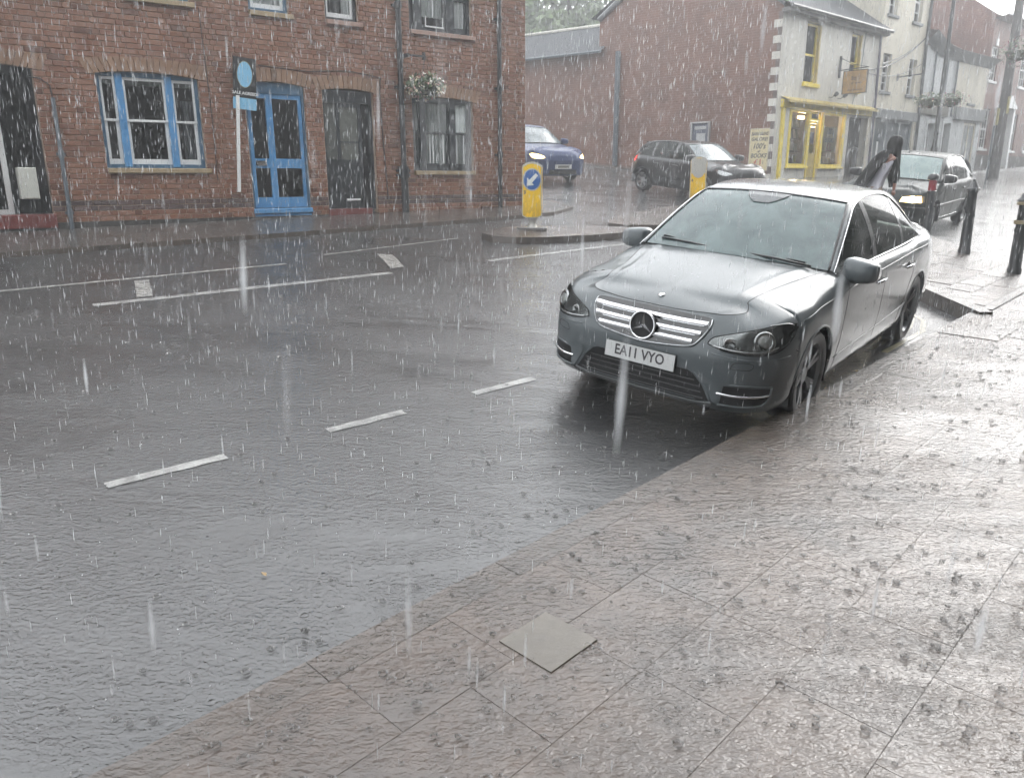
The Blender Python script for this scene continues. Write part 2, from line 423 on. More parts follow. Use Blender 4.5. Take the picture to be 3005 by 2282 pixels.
# ------------------------------------------------------------------ brickwork and building helpers
def brick_mat(name, a, b, c, mortar=False, coat=.5):
    m, nt, bs = new_mat(name)
    g = N(nt, 'ShaderNodeNewGeometry'); oi = N(nt, 'ShaderNodeObjectInfo')
    r = mth(nt, 'FRACT', mth(nt, 'ADD', mth(nt, 'MULTIPLY', g.outputs['Random Per Island'], 1.0), mth(nt, 'MULTIPLY', oi.outputs['Random'], 7.31)))
    col = ramp(nt, r, [(0, a), (.45, b), (.8, c), (1, tuple(x*.6 for x in a))])
    f = noise_tex(nt, g.outputs['Position'], 2.0, 6, .65, .4)
    col = mixc(nt, .75, col, ramp(nt, f, [(.25, (.68, .66, .65)), (.6, (1, 1, 1)), (.85, (1.08, 1.05, 1.02))]), 'MULTIPLY')
    f2 = noise_tex(nt, g.outputs['Position'], 55, 4, .6)
    col = mixc(nt, .6, col, ramp(nt, f2, [(.3, (.8,)*3), (.7, (1.06,)*3)]), 'MULTIPLY')
    nt.links.new(col, bs.inputs['Base Color']); bs.inputs['Roughness'].default_value = .55
    bs.inputs['Coat Weight'].default_value = coat; bs.inputs['Coat Roughness'].default_value = .25
    nt.links.new(bump(nt, f2, .5, .004), bs.inputs['Normal'])
    return m
M_brick = brick_mat('wet_red_brick', (.19, .078, .044), (.225, .10, .057), (.255, .12, .070))
M_arch = brick_mat('buff_arch_brick', (.23, .135, .082), (.27, .16, .098), (.30, .18, .112))
M_blueb = brick_mat('dark_plinth_brick', (.075, .05, .045), (.10, .062, .052), (.12, .07, .06))
M_mortar = simple('mortar', (.36, .265, .20), .8, var=.3, scale=3)
M_plinth = simple('wet_plinth_render', (.055, .05, .045), .4, var=.35, scale=2.5, coat=.5)
M_stone = simple('sandstone_sill', (.33, .25, .15), .6, var=.25, scale=7, bumps=.25)
M_pinksill = simple('painted_sill', (.32, .21, .17), .6, var=.2, scale=7)
M_white = simple('white_gloss_paint', (.74, .75, .74), .25, var=.08, scale=5, coat=.3)
M_blue = simple('blue_gloss_paint', (.085, .26, .50), .28, var=.22, scale=4, coat=.5)
M_bluedk = simple('blue_frame_paint', (.05, .12, .20), .4, var=.25, scale=4, coat=.3)
M_dark = simple('dark_paint', (.022, .026, .03), .3, var=.3, scale=4, coat=.4)
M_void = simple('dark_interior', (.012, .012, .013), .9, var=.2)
M_room = simple('room_interior', (.05, .046, .042), .9, var=.4, scale=1.5)
M_red = simple('red_tile_step', (.14, .03, .025), .35, var=.25, scale=5, coat=.5)
M_iron = simple('black_iron', (.018, .02, .022), .35, var=.3, scale=9, coat=.4)
M_greypipe = simple('grey_pipe', (.10, .12, .14), .4, var=.25, scale=9, coat=.3)
M_plastic = simple('cream_plastic', (.52, .52, .47), .4, var=.08, scale=5)
M_net = simple('net_curtain', (.92, .94, .94), .9, var=.1, scale=9)
M_curt = simple('grey_curtain', (.22, .23, .26), .9, var=.2, scale=9)
M_slate = simple('wet_slate', (.055, .06, .068), .6, var=.35, scale=3, coat=0, bumps=.15, spec=.25)
M_lead = simple('lead_flashing', (.16, .165, .17), .4, var=.2)
M_pane = glassy('window_glass', (.02, .023, .024), .03, .03, (.95, .97, .96))
M_chrome = simple('chrome', (.80, .81, .82), .10, 1.0, var=.04)

def wall_sheet(parent, name, x0, x1, z0, z1, openings, mat, y=0.0, depth=.22, reveal=None, zb=None):
    "wall face at y with rectangular openings and their reveals; zb(x) gives a sloping foot"
    xs = sorted({x0, x1, *[o[0] for o in openings], *[o[1] for o in openings]}); zs = sorted({z0, z1, *[o[2] for o in openings], *[o[3] for o in openings]})
    mb = MB()
    for a, b in zip(xs, xs[1:]):
        for c, d in zip(zs, zs[1:]):
            cx, cz = (a+b)/2, (c+d)/2
            if any(o[0] < cx < o[1] and o[2] < cz < o[3] for o in openings): continue
            mb.add([(a, y, c), (b, y, c), (b, y, d), (a, y, d)], [(0, 1, 2, 3)])
    for o in openings:
        a, b, c, d = o[:4]; D = y+depth
        mb.add([(a, y, c), (b, y, c), (b, y, d), (a, y, d), (a, D, c), (b, D, c), (b, D, d), (a, D, d)], [(0, 4, 5, 1), (1, 5, 6, 2), (2, 6, 7, 3), (3, 7, 4, 0)])
    return mb.obj(name, mat, parent, fix=False)
def shell(parent, x0, x1, y0, y1, z0, z1, mat, name='wall'):
    "back and sides of a building"
    mb = MB(); mb.add([(x0, y0, z0), (x0, y1, z0), (x1, y1, z0), (x1, y0, z0), (x0, y0, z1), (x0, y1, z1), (x1, y1, z1), (x1, y0, z1)], [(0, 4, 5, 1), (1, 5, 6, 2), (2, 6, 7, 3)])
    return mb.obj(name, mat, parent)
def room(parent, x0, x1, z0, z1, y0=.25, y1=2.2, mat=None):
    mb = MB(); mb.add([(x0, y0, z0), (x1, y0, z0), (x1, y0, z1), (x0, y0, z1), (x0, y1, z0), (x1, y1, z0), (x1, y1, z1), (x0, y1, z1)], [(0, 4, 5, 1), (1, 5, 6, 2), (2, 6, 7, 3), (3, 7, 4, 0), (4, 7, 6, 5)])
    return mb.obj('room', mat or M_room, parent)
def frame4(mb, x0, x1, z0, z1, y0, y1, w, wb=None, wt=None):
    wb = wb or w; wt = wt or w
    mb.box(x0, x0+w, y0, y1, z0, z1); mb.box(x1-w, x1, y0, y1, z0, z1)
    mb.box(x0+w, x1-w, y0+.001, y1, z0, z0+wb); mb.box(x0+w, x1-w, y0+.001, y1, z1-wt, z1)
def curtain(parent, x0, x1, z0, z1, y, mat, folds=14):
    mb = MB(); n = folds*6; vs = []
    for z in (z0, z1):
        for i in range(n+1):
            t = i/n; vs.append((x0+(x1-x0)*t, y+.022*math.sin(t*folds*2*math.pi+math.sin(t*17))+.01*math.sin(t*31), z))
    mb.add(vs, [(i, i+1, n+2+i, n+1+i) for i in range(n)])
    return mb.obj('curtain', mat, parent, smooth=True)
# ------------------------------------------------------------------ brick terrace across the road
TA = empty('terrace_house', (-3.79, 13.05, 0), R(90-54.3), 'red brick terrace with a blue door, a black door and sash windows', 'house')
# openings in the front: x0, x1, z0, z1
AO = [(-4.75, -3.28, 1.05, 3.26), (-2.52, -1.13, 1.90, 3.26), (-.45, .52, 1.05, 3.25), (.83, 1.76, 1.10, 3.22), (2.51, 3.79, 1.88, 3.19),
      (-1.98, -1.14, 4.24, 5.62), (-.27, .36, 4.24, 5.62), (.97, 1.55, 4.24, 5.62), (2.51, 3.79, 4.24, 5.62)]
X0A, X1A, ZTA = -6.2, 5.02, 6.45
wall_sheet(TA, 'mortar_face', X0A, X1A, .2, ZTA, AO, M_mortar, y=.012, depth=.20)
shell(TA, X0A, X1A, .012, 7.5, .2, ZTA, M_brick)
# bricks, laid in flemish bond; the nearest ones are single pieces, the rest one mass
stock = []
COURSE = .0745
def lay(x0, x1, z0, z1, openings):
    n0 = 0; z = z0; row = 0
    while z < z1:
        x = x0-(.16 if row % 2 else 0); k = row
        while x < x1:
            L = .215 if k % 2 == 0 else .1025; k += 1
            a, b = max(x, x0), min(x+L, x1)
            zc0, zc1 = z+.005, z+COURSE-.005
            segs = [(a, b)]
            for o in openings:
                if zc1 > o[2]+.01 and zc0 < o[3]-.01:
                    ns = []
                    for (p, q) in segs:
                        if o[0] > p: ns.append((p, min(q, o[0])))
                        if o[1] < q: ns.append((max(p, o[1]), q))
                    segs = [s for s in ns if s[1]-s[0] > .02]
            for (p, q) in segs:
                if q-p > .02: stock.append((p, q-.010, zc0, zc1))
            x += L+.0
        z += COURSE; row += 1
lay(X0A, X1A, 1.02, ZTA, AO)
# visible size: nearer (left) and in frame counts most
def vis(b):
    x, z = (b[0]+b[1])/2, (b[2]+b[3])/2
    wx = -3.79+math.cos(R(35.7))*x; wy = 13.05+math.sin(R(35.7))*x
    p = Vector((wx, wy, z))-Vector((0, 0, CAMZ)); zc = p.dot(_F); sx = p.dot(_R)/zc; sy = p.dot(_U)/zc
    if abs(sx) > .675 or abs(sy) > .51: return 0
    return (b[1]-b[0])/zc/zc
stock.sort(key=vis, reverse=True)
single, rest = stock[:300], stock[300:]
cache = {}
br = random.Random(5)
def brick_mesh(w, h, mat, nm='brick', dep=.03, c=.004):
    mb = MB(); mb.cham(0, w, 0, dep, 0, h, c); return mb.mesh(nm, mat)
def plinth(z): return M_blueb if (1.32 < z < 1.40) else M_brick
for (a, b, c, d) in single:
    key = (round(b-a, 2), plinth(c) is M_blueb)
    if key not in cache: cache[key] = brick_mesh(key[0], d-c, plinth(c))
    o = link('brick', cache[key], TA); o.location = (a, br.uniform(-.0035, .0015), c)
mb = MB()
for (a, b, c, d) in rest:
    y = br.uniform(-.0035, .0015); mb.cham(a, b, y, y+.03, c, d, .004, 1 if plinth(c) is M_blueb else 0)
mb.obj('brickwork', [M_brick, M_blueb], TA, fix=False, kind='stuff')
MB().box(X0A, X1A-.003, -.012, .03, .2, 1.17).obj('plinth', M_plinth, TA)
# flat arches of tall bricks
def arch(parent, x0, x1, zs, rise, h, mat=None, proud=-.006, ends=.10):
    n = int(round((x1-x0+2*ends)/.078)); zc = zs-1.6
    for i in range(n):
        t0 = i/n; t1 = (i+1)/n
        def P(t, top):
            x = x0-ends+(x1-x0+2*ends)*t; s = 2*t-1; z = zs+rise*(1-s*s)+(h if top else 0)
            x2 = x+(x-(x0+x1)/2)*(.13 if top else 0)
            return (x2, z)
        g = .004/(x1-x0)
        mb = MB(); mb.prism([P(t0+g, 0), P(t1-g, 0), P(t1-g, 1), P(t0+g, 1)], proud+br.uniform(-.002, .002), .10); mb.obj('arch_brick', mat or M_arch, parent)
for (a, b, zs, ri, h) in ((-4.75, -3.28, 3.19, .06, .19), (-2.52, -1.13, 3.19, .07, .19), (-.45, .52, 3.18, .07, .2), (.83, 1.76, 3.16, .06, .2), (2.51, 3.79, 3.12, .06, .2)):
    arch(TA, a, b, zs, ri, h)

def sash(parent, x0, x1, z0, z1, mull, y=.075, frame=M_white, sashm=M_white, mullm=M_blue, meet=.5, sill=M_stone, sill_over=(.0, .06), fw=.05, sw=.045, bottom=.075, cmat=None, croom=True, sillh=.075, topw=.05, bars=None, curt=None):
    "sliding sash window: box frame, mullions, sashes, panes, sill"
    win = MB(); frame4(win, x0, x1, z0, z1, y, y+.1, fw, .055, topw)
    wo = win.obj('window', frame, parent)
    edges = [x0+fw]+[e for m in mull for e in m]+[x1-fw]
    lights = list(zip(edges[0::2], edges[1::2]))
    for (a, b) in mull: MB().box(a, b, y-.012, y+.09, z0+.02, z1-.03).obj('mullion', mullm, wo)
    for (a, b) in lights:
        zb, zt = z0+.055, z1-topw; zm = zb+(zt-zb)*meet
        up = MB(); frame4(up, a, b, zm, zt, y+.02, y+.05, sw*.7, .03, .04); up.obj('upper_sash', sashm, wo)
        lo = MB(); frame4(lo, a, b, zb, zm+.028, y+.045, y+.078, sw, bottom, .035); lo.obj('lower_sash', sashm, wo)
        if bars:
            for i in range(1, bars):
                xx = a+(b-a)*i/bars; MB().box(xx-.011, xx+.011, y+.03, y+.07, zb+.02, zt-.02).obj('glazing_bar', sashm, wo)
            for k in range(1, 4):
                if k == 2: continue
                zz = zb+(zt-zb)*k/4; MB().box(a+.02, b-.02, y+.032, y+.068, zz-.011, zz+.011).obj('glazing_bar', sashm, wo)
        mb = MB(); mb.add([(a+.01, y+.035, zm+.01), (b-.01, y+.035, zm+.01), (b-.01, y+.035, zt-.01), (a+.01, y+.035, zt-.01)], [(0, 1, 2, 3)]); mb.obj('pane', M_pane, wo)
        mb = MB(); mb.add([(a+.01, y+.06, zb+.01), (b-.01, y+.06, zb+.01), (b-.01, y+.06, zm+.02), (a+.01, y+.06, zm+.02)], [(0, 1, 2, 3)]); mb.obj('pane', M_pane, wo)
    if sill:
        mb = MB(); mb.cham(x0-sill_over[0], x1+sill_over[1], -.055, y+.05, z0-sillh, z0-.002, .008); mb.obj('sill', sill, wo)
    if croom: room(parent, x0-.05, x1+.05, z0-.1, z1+.05)
    if curt: curtain(wo, *curt)
    return wo
w = sash(TA, -2.52, -1.13, 1.92, 3.25, [(-2.27, -2.17), (-1.60, -1.50)], frame=M_bluedk, meet=.5, sill_over=(0, .06), topw=.07)
curtain(w, -1.38, -1.2, 1.98, 2.9, .19, M_curt, 4)
MB().box(-2.46, -1.19, .12, .15, 3.08, 3.19).obj('roller_blind', simple('blind', (.12, .13, .12), .8), w)
w = sash(TA, 2.51, 3.79, 1.90, 3.17, [(2.69, 2.80), (3.31, 3.43)], frame=M_dark, sashm=M_dark, mullm=M_dark, meet=.52, sill_over=(0, .02), fw=.06)
curtain(w, 2.55, 3.75, 1.93, 3.1, .152, M_net, 16)
w = sash(TA, -1.98, -1.14, 4.26, 5.62, [], frame=M_bluedk, meet=.5, sill_over=(.05, .06))
w = sash(TA, -.27, .36, 4.26, 5.62, [], frame=M_bluedk, meet=.5, sill_over=(.0, .06))
curtain(w, -.22, .31, 4.3, 5.6, .16, M_net, 6)
w = sash(TA, .97, 1.55, 4.26, 5.62, [], frame=M_dark, sashm=M_white, meet=.5, sill=M_pinksill, sill_over=(0, .06))
curtain(w, 1.32, 1.5, 4.3, 5.6, .16, M_net, 3)
w = sash(TA, 2.51, 3.79, 4.26, 5.62, [(2.64, 2.78), (3.29, 3.45)], frame=M_dark, sashm=M_dark, mullm=M_dark, meet=.42, sill=M_pinksill, sill_over=(0, .06), fw=.055)
curtain(w, 2.56, 2.66, 4.4, 5.6, .16, M_net, 2); curtain(w, 2.8, 3.28, 4.52, 5.6, .16, M_net, 7); curtain(w, 3.45, 3.7, 4.33, 5.6, .16, M_net, 3)
MB().box(2.85, 3.22, .04, .06, 4.34, 4.36).box(2.85, 2.865, .04, .06, 4.36, 4.52).box(3.2, 3.215, .04, .06, 4.36, 4.52).obj('open_casement', M_white, w)

# blue double door under its fanlight
D = empty('door', (0, 0, 0)); D.parent = TA; D['label'] = 'blue glazed front door with blue threshold step'
mb = MB(); frame4(mb, -.45, .52, 1.28, 3.24, .05, .13, .035, .03, .17); mb.obj('door_frame', M_bluedk, D)
room(TA, -.5, .57, 1.05, 3.3, .26, 1.8, simple('hall', (.085, .08, .07), .9, var=.4, scale=2))
for (a, b) in ((-.41, -.06), (-.06, .48)):
    mb = MB(); y = .062 if a < -.2 else .072
    st = .055
    mb.box(a+.002, a+st, y, y+.045, 1.31, 3.07); mb.box(b-st, b-.002, y, y+.045, 1.31, 3.07)
    for (z0, z1) in ((1.31, 1.47), (1.93, 2.08), (3.0, 3.07)): mb.box(a+st, b-st, y+.003, y+.042, z0, z1)
    leaf = mb.obj('door_leaf', M_blue, D)
    for (z0, z1) in ((1.47, 1.93), (2.08, 3.0)):
        g = MB(); g.add([(a+st, y+.022, z0), (b-st, y+.022, z0), (b-st, y+.022, z1), (a+st, y+.022, z1)], [(0, 1, 2, 3)]); g.obj('pane', M_pane, leaf)
MB().box(-.345, -.17, .048, .062, 1.97, 2.045).obj('letter_plate', M_chrome, D)
MB().box(-.335, -.18, .046, .048, 1.985, 2.03).obj('letter_flap', simple('steel_flap', (.35, .34, .34), .3, 1.0), D)
MB().cham(-.46, .53, -.02, .2, 1.215, 1.29, .01).obj('threshold', M_blue, D)
MB().cham(-.46, .52, .015, .2, 1.10, 1.21, .006).obj('step_riser', M_blue, D)
MB().cham(-.47, .55, -.10, .05, 1.075, 1.098, .006).obj('step_tread', M_blue, D)
# dark door
D = empty('door', (0, 0, 0)); D.parent = TA; D['label'] = 'black half-glazed front door above a red step'
mb = MB(); frame4(mb, .83, 1.76, 1.24, 3.2, .10, .18, .06, .03, .2); mb.obj('door_frame', M_dark, D)
room(TA, .78, 1.81, 1.05, 3.3, .28, 1.8)
mb = MB(); a, b, y = 1.10, 1.56, .13
mb.box(a, a+.06, y, y+.045, 1.26, 3.0); mb.box(b-.06, b, y, y+.045, 1.26, 3.0)
for (z0, z1) in ((1.26, 1.36), (1.62, 2.08), (2.36, 2.38), (2.93, 3.0)): mb.box(a+.06, b-.06, y+.003, y+.042, z0, z1)
mb.box(a+.06, b-.06, y+.015, y+.035, 1.36, 1.62)
mb.obj('door_leaf', M_dark, D)
g = MB(); g.add([(1.16, .152, 2.08), (1.50, .152, 2.08), (1.50, .152, 2.93), (1.16, .152, 2.93)], [(0, 1, 2, 3)]); g.obj('pane', glassy('frosted_glass', (.11, .115, .10), .25), D)
g = MB(); g.add([(.89, .15, 2.08), (1.1, .15, 2.08), (1.1, .15, 3.0), (.89, .15, 3.0)], [(0, 1, 2, 3)]); g.obj('side_light', glassy('frosted_glass_b', (.09, .095, .085), .25), D)
mb = MB(); mb.box(.89, 1.1, .135, .175, 1.26, 2.08); mb.obj('side_panel', M_dark, D)
MB().box(1.22, 1.47, .11, .128, 1.395, 1.425).obj('weather_bar', M_white, D)
MB().cham(.82, 1.62, -.04, .2, 1.12, 1.26, .008).obj('doorstep', M_red, D)
# recessed entry at the left with white frame, meter box and red step
D = empty('entry', (0, 0, 0)); D.parent = TA; D['label'] = 'deep dark entry with white framed door and red step'
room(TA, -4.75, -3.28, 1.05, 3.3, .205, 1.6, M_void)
mb = MB(); frame4(mb, -5.6, -3.72, 1.28, 3.2, .46, .54, .07); mb.obj('white_frame', M_white, D)
g = MB(); g.add([(-4.72, .5, 1.3), (-3.79, .5, 1.3), (-3.79, .5, 3.15), (-4.72, .5, 3.15)], [(0, 1, 2, 3)]); g.obj('pane', M_pane, D)
mb = MB(); mb.cham(-3.64, -3.42, -.02, .34, 1.50, 1.92, .012); mb.obj('meter_box', M_plastic, D)
mb = MB(); mb.cham(-4.75, -3.26, -.06, .45, 1.10, 1.29, .012); mb.obj('doorstep', M_red, D)

# pipes, brackets and wires on the front
def pipe(parent, x, z0, z1, r, mat, y=-.07, name='drainpipe', collars=()):
    mb = MB(); mb.tube([(x, y, z0), (x, y, (z0+z1)/2), (x, y, z1)], r, 12)
    for z in collars: mb.tube([(x, y, z-.05), (x, y, z+.05)], r*1.3, 12); mb.box(x-r*2.0, x+r*2.0, y+.02, .0, z-.02, z+.02)
    return mb.obj(name, mat, parent, smooth=True, angle=R(40))
pipe(TA, -3.09, 1.05, 2.84, .028, M_greypipe, -.035, 'cable_conduit', (1.3, 2.1))
MB().tube([(-3.09, -.02, 2.84), (-3.1, -.012, 3.0), (-3.2, -.012, 3.08), (-3.36, -.012, 3.1)], .007, 6).obj('cable', M_dark, TA)
pipe(TA, 2.26, 1.1, 6.4, .048, M_iron, -.07, 'drainpipe', (1.95, 3.3, 4.6))
p = pipe(TA, 2.26, 1.1, 1.95, .066, M_iron, -.075, 'drainpipe_socket', (1.9, 1.82)); p['label'] = 'thicker cast iron foot of the drainpipe'
pipe(TA, 4.36, 1.2, 6.4, .042, M_iron, -.065, 'drainpipe', (2.2, 3.4, 4.6))
MB().box(2.31, 2.62, -.30, -.27, 3.78, 3.81).box(2.29, 2.33, -.29, .0, 3.765, 3.825).box(2.59, 2.63, -.31, -.26, 3.74, 3.86).obj('bracket', M_iron, TA)
MB().tube([(1.9, -.012, 3.43), (1.87, -.014, 3.2), (1.9, -.012, 2.4), (1.95, -.012, 1.4)], .012, 6).obj('cable', simple('brown_cable', (.05, .035, .03), .5), TA)
MB().tube([(-.2, -.01, 3.47), (.6, -.01, 3.44), (1.3, -.012, 3.5), (1.9, -.012, 3.43)], .008, 6).obj('cable', simple('brown_cable_b', (.06, .04, .03), .5), TA)
MB().tube([(-1.02, -.012, 4.2), (-1.0, -.012, 3.4), (-.98, -.012, 2.6), (-.99, -.012, 1.75)], .007, 6).obj('cable', MATS['brown_cable'], TA)
# roof (out of the frame, but there)
mb = MB(); mb.add([(X0A-.1, -.3, ZTA), (X1A+.15, -.3, ZTA), (X1A+.15, 3.7, ZTA+2.7), (X0A-.1, 3.7, ZTA+2.7), (X1A+.15, 7.7, ZTA), (X0A-.1, 7.7, ZTA)], [(0, 1, 2, 3), (3, 2, 4, 5)]); mb.obj('roof', M_slate, TA)
mb = MB(); mb.add([(X1A, .012, ZTA), (X1A, 7.5, ZTA), (X1A, 3.75, ZTA+2.6)], [(0, 1, 2)]); mb.obj('gable_end', M_brick, TA)

# estate agent's board hung on the wall
SB = empty('sale_board', (0, 0, 0), 0, 'black and blue sale agreed board on a white pole by the blue door', 'sign')
SB.parent = None; SB.matrix_world = TA.matrix_world if False else Matrix.Translation((-3.79, 13.05, 0))@Matrix.Rotation(R(35.7), 4, 'Z')@Matrix.Translation((-.47, -.10, 3.17))@Matrix.Rotation(R(4.5), 4, 'Y')
M_black = simple('black_sign', (.012, .013, .014), .35, var=.1)
M_sky = simple('pale_blue_sign', (.22, .48, .68), .4, var=.06)
MB().box(-.175, .175, -.012, .0, -.2, .385).obj('board', M_black, SB)
MB().box(-.178, .178, -.013, .0, -.37, -.203).obj('blue_panel', M_sky, SB)
mb = MB(); mb.prism([(.112*math.cos(a*math.pi/16), .14+.185*math.sin(a*math.pi/16)) for a in range(32)], -.016, -.0125); mb.obj('oval_panel', M_sky, SB)
mb = MB(); o_ = [(.118*math.cos(a*math.pi/16), .14+.192*math.sin(a*math.pi/16)) for a in range(33)]
mb.tube([(x, -.014, z) for x, z in o_], .0035, 5, cap=False); mb.obj('oval_rim', simple('gold_trim', (.30, .26, .15), .4), SB)
lettering('SALE AGREED', .062, M_white, SB, (0, -.0135, -.135), (R(90), 0, 0), bold=.0012)
MB().box(-.172, -.165, -.0135, -.012, -.14, -.132).obj('dash', M_white, SB)
MB().cham(-.14, -.09, -.045, -.013, -1.62, -.18, .004).obj('pole', M_white, SB)
# ------------------------------------------------------------------ bookshop on the corner of the side street
SX, SY, SRZ = 8.1, 24.9, R(90-49.3)
def stucco(name, col, var=.18):
    m, nt, b = new_mat(name); P = pos(nt)
    f = noise_tex(nt, mapping(nt, P, (1, 1, .25)), 1.6, 6, .65, .6)
    c = ramp(nt, f, [(.25, tuple(x*(1-var*1.6) for x in col)), (.55, col), (.8, tuple(min(1, x*1.08) for x in col))])
    g = noise_tex(nt, P, 45, 4, .6)
    c = mixc(nt, .35, c, ramp(nt, g, [(.3, (.75,)*3), (.7, (1.05,)*3)]), 'MULTIPLY')
    nt.links.new(c, b.inputs['Base Color']); b.inputs['Roughness'].default_value = .7
    b.inputs['Coat Weight'].default_value = .25; b.inputs['Coat Roughness'].default_value = .3
    nt.links.new(bump(nt, g, .25, .01), b.inputs['Normal'])
    return m
M_stucco = stucco('white_stucco', (.62, .60, .54)); M_cream = stucco('cream_stucco', (.60, .56, .46)); M_cold = stucco('grey_white_stucco', (.56, .58, .58))
M_yellow = simple('yellow_shop_paint', (.80, .64, .09), .4, var=.18, scale=5, coat=.3)
M_yellowdk = simple('weathered_yellow_paint', (.46, .36, .12), .6, var=.25, scale=5)
M_quoin = simple('grey_quoin_brick', (.13, .10, .09), .6, var=.3, scale=8, coat=.3)
M_greyshop = simple('grey_shop_paint', (.16, .17, .175), .5, var=.25, scale=4)
def far_brick(name, a, b, mort):
    m, nt, bs = new_mat(name)
    tx = N(nt, 'ShaderNodeTexBrick'); tx.inputs['Scale'].default_value = 1.0
    tx.inputs['Brick Width'].default_value = .225; tx.inputs['Row Height'].default_value = .075; tx.inputs['Mortar Size'].default_value = .006
    tx.inputs['Color1'].default_value = (*a, 1); tx.inputs['Color2'].default_value = (*b, 1); tx.inputs['Mortar'].default_value = (*mort, 1)
    o = objc(nt); sp = N(nt, 'ShaderNodeSeparateXYZ'); nt.links.new(o, sp.inputs[0])
    cb = N(nt, 'ShaderNodeCombineXYZ'); nt.links.new(mth(nt, 'ADD', sp.outputs[0], sp.outputs[1]), cb.inputs[0]); nt.links.new(sp.outputs[2], cb.inputs[1])
    nt.links.new(cb.outputs[0], tx.inputs['Vector'])
    f = noise_tex(nt, o, 1.1, 6, .65, .5)
    c = mixc(nt, .8, tx.outputs['Color'], ramp(nt, f, [(.25, (.5, .5, .5)), (.6, (1, 1, 1)), (.85, (1.2, 1.15, 1.1))]), 'MULTIPLY')
    nt.links.new(c, bs.inputs['Base Color']); bs.inputs['Roughness'].default_value = .65; bs.inputs['Coat Weight'].default_value = .3; bs.inputs['Coat Roughness'].default_value = .3
    nt.links.new(bump(nt, tx.outputs['Fac'], .5, -.006), bs.inputs['Normal'])
    return m
M_gable = far_brick('gable_brick', (.16, .066, .043), (.19, .084, .055), (.22, .15, .115))
M_georgian = far_brick('georgian_brick', (.17, .065, .05), (.21, .085, .062), (.25, .19, .16))

BS = empty('bookshop', (SX, SY, 0), SRZ, 'white rendered corner bookshop with yellow shopfront and tall brick side wall', 'building')
ZE = 6.75
BO = [(.55, 4.62, 1.2, 3.86), (4.62, 6.02, 1.2, 3.80), (1.42, 2.28, 4.62, 6.42), (4.3, 5.03, 4.62, 6.42)]
wall_sheet(BS, 'front_wall', 0, 6.4, 1.0, ZE, BO, M_stucco, y=0, depth=.24)
# side wall: runs back along the side street (slightly skew), with the gable above
sa = R(-49-49.3+90)  # direction of the side wall in the shop's own frame
sdx, sdy = math.cos(R(49.3+49)), math.sin(R(49.3+49))
def SW(s, y, z): return (sdx*s-(-sdy)*0+(-sdy)*y*0+sdx*0, sdy*s, z) if y == 0 else (sdx*s+(-sdy)*(-y)*(-1)*-1*0-sdy*(y), sdy*s+sdx*y, z)
mb = MB()
prof = [(0, 1.0), (5.75, 1.0), (5.75, 6.0), (6.6, 6.0), (6.6, 7.15), (4.4, 8.35), (2.6, 8.9), (.0, ZE)]
prof = [(0, 1.0), (6.6, 1.0), (6.6, 7.12), (3.3, 9.2), (0, ZE)]
mb.add([SW(s, 0, z) for s, z in prof], [(0, 1, 2, 3, 4)]); mb.obj('side_wall', M_gable, BS)
# string course ghost line
mb = MB(); mb.add([SW(.1, .012, 5.03), SW(4.0, .012, 5.03), SW(4.0, .012, 5.09), SW(.1, .012, 5.09), SW(.1, 0, 5.03), SW(4.0, 0, 5.03), SW(4.0, 0, 5.09), SW(.1, 0, 5.09)], [(0, 1, 2, 3), (0, 4, 5, 1), (3, 2, 6, 7)]); mb.obj('string_course', M_gable, BS)
# slate roof with eaves along the front
mb = MB(); mb.add([(-.12, -.28, ZE-.05), (6.5, -.28, ZE-.05), (6.5, 3.4, 9.3), (-.45, 3.4, 9.3), (6.5, 7, 7.2), (-.9, 7, 7.2), (-.12, -.28, ZE-.13), (6.5, -.28, ZE-.13)], [(0, 1, 2, 3), (3, 2, 4, 5), (0, 6, 7, 1)]); mb.obj('roof', M_slate, BS)
MB().box(-.1, 6.5, -.24, .0, ZE-.24, ZE-.14).obj('eaves_board', simple('grey_eaves', (.16, .155, .15), .7, var=.3), BS)
MB().tube([(-.12, -.33, ZE-.1), (3, -.33, ZE-.11), (6.5, -.33, ZE-.12)], .055, 8).obj('gutter', M_iron, BS)
mb = MB(); mb.tube([SW(-.05, .06, ZE-.02), SW(3.3, .06, 9.16)], .07, 6); mb.tube([SW(3.3, .06, 9.16), SW(6.6, .06, 7.1)], .09, 6); mb.obj('verge', M_lead, BS)
MB().box(4.7, 5.6, 2.8, 3.8, 9.0, 10.6).obj('chimney', M_gable, BS)
# quoins: alternate long and short stones wrap the corner
qz = 1.45; i = 0
while qz < ZE-.25:
    L = .26 if i % 2 else .13
    mb = MB(); mb.add([SW(0, .014, qz), SW(L, .014, qz), SW(L, .014, qz+.215), SW(0, .014, qz+.215), SW(0, 0, qz), SW(L, 0, qz), SW(L, 0, qz+.215), SW(0, 0, qz+.215)], [(0, 1, 2, 3), (0, 4, 5, 1), (1, 5, 6, 2), (2, 6, 7, 3)])
    mb.obj('quoin', M_stucco if i % 2 else M_quoin, BS)
    qz += .222; i += 1
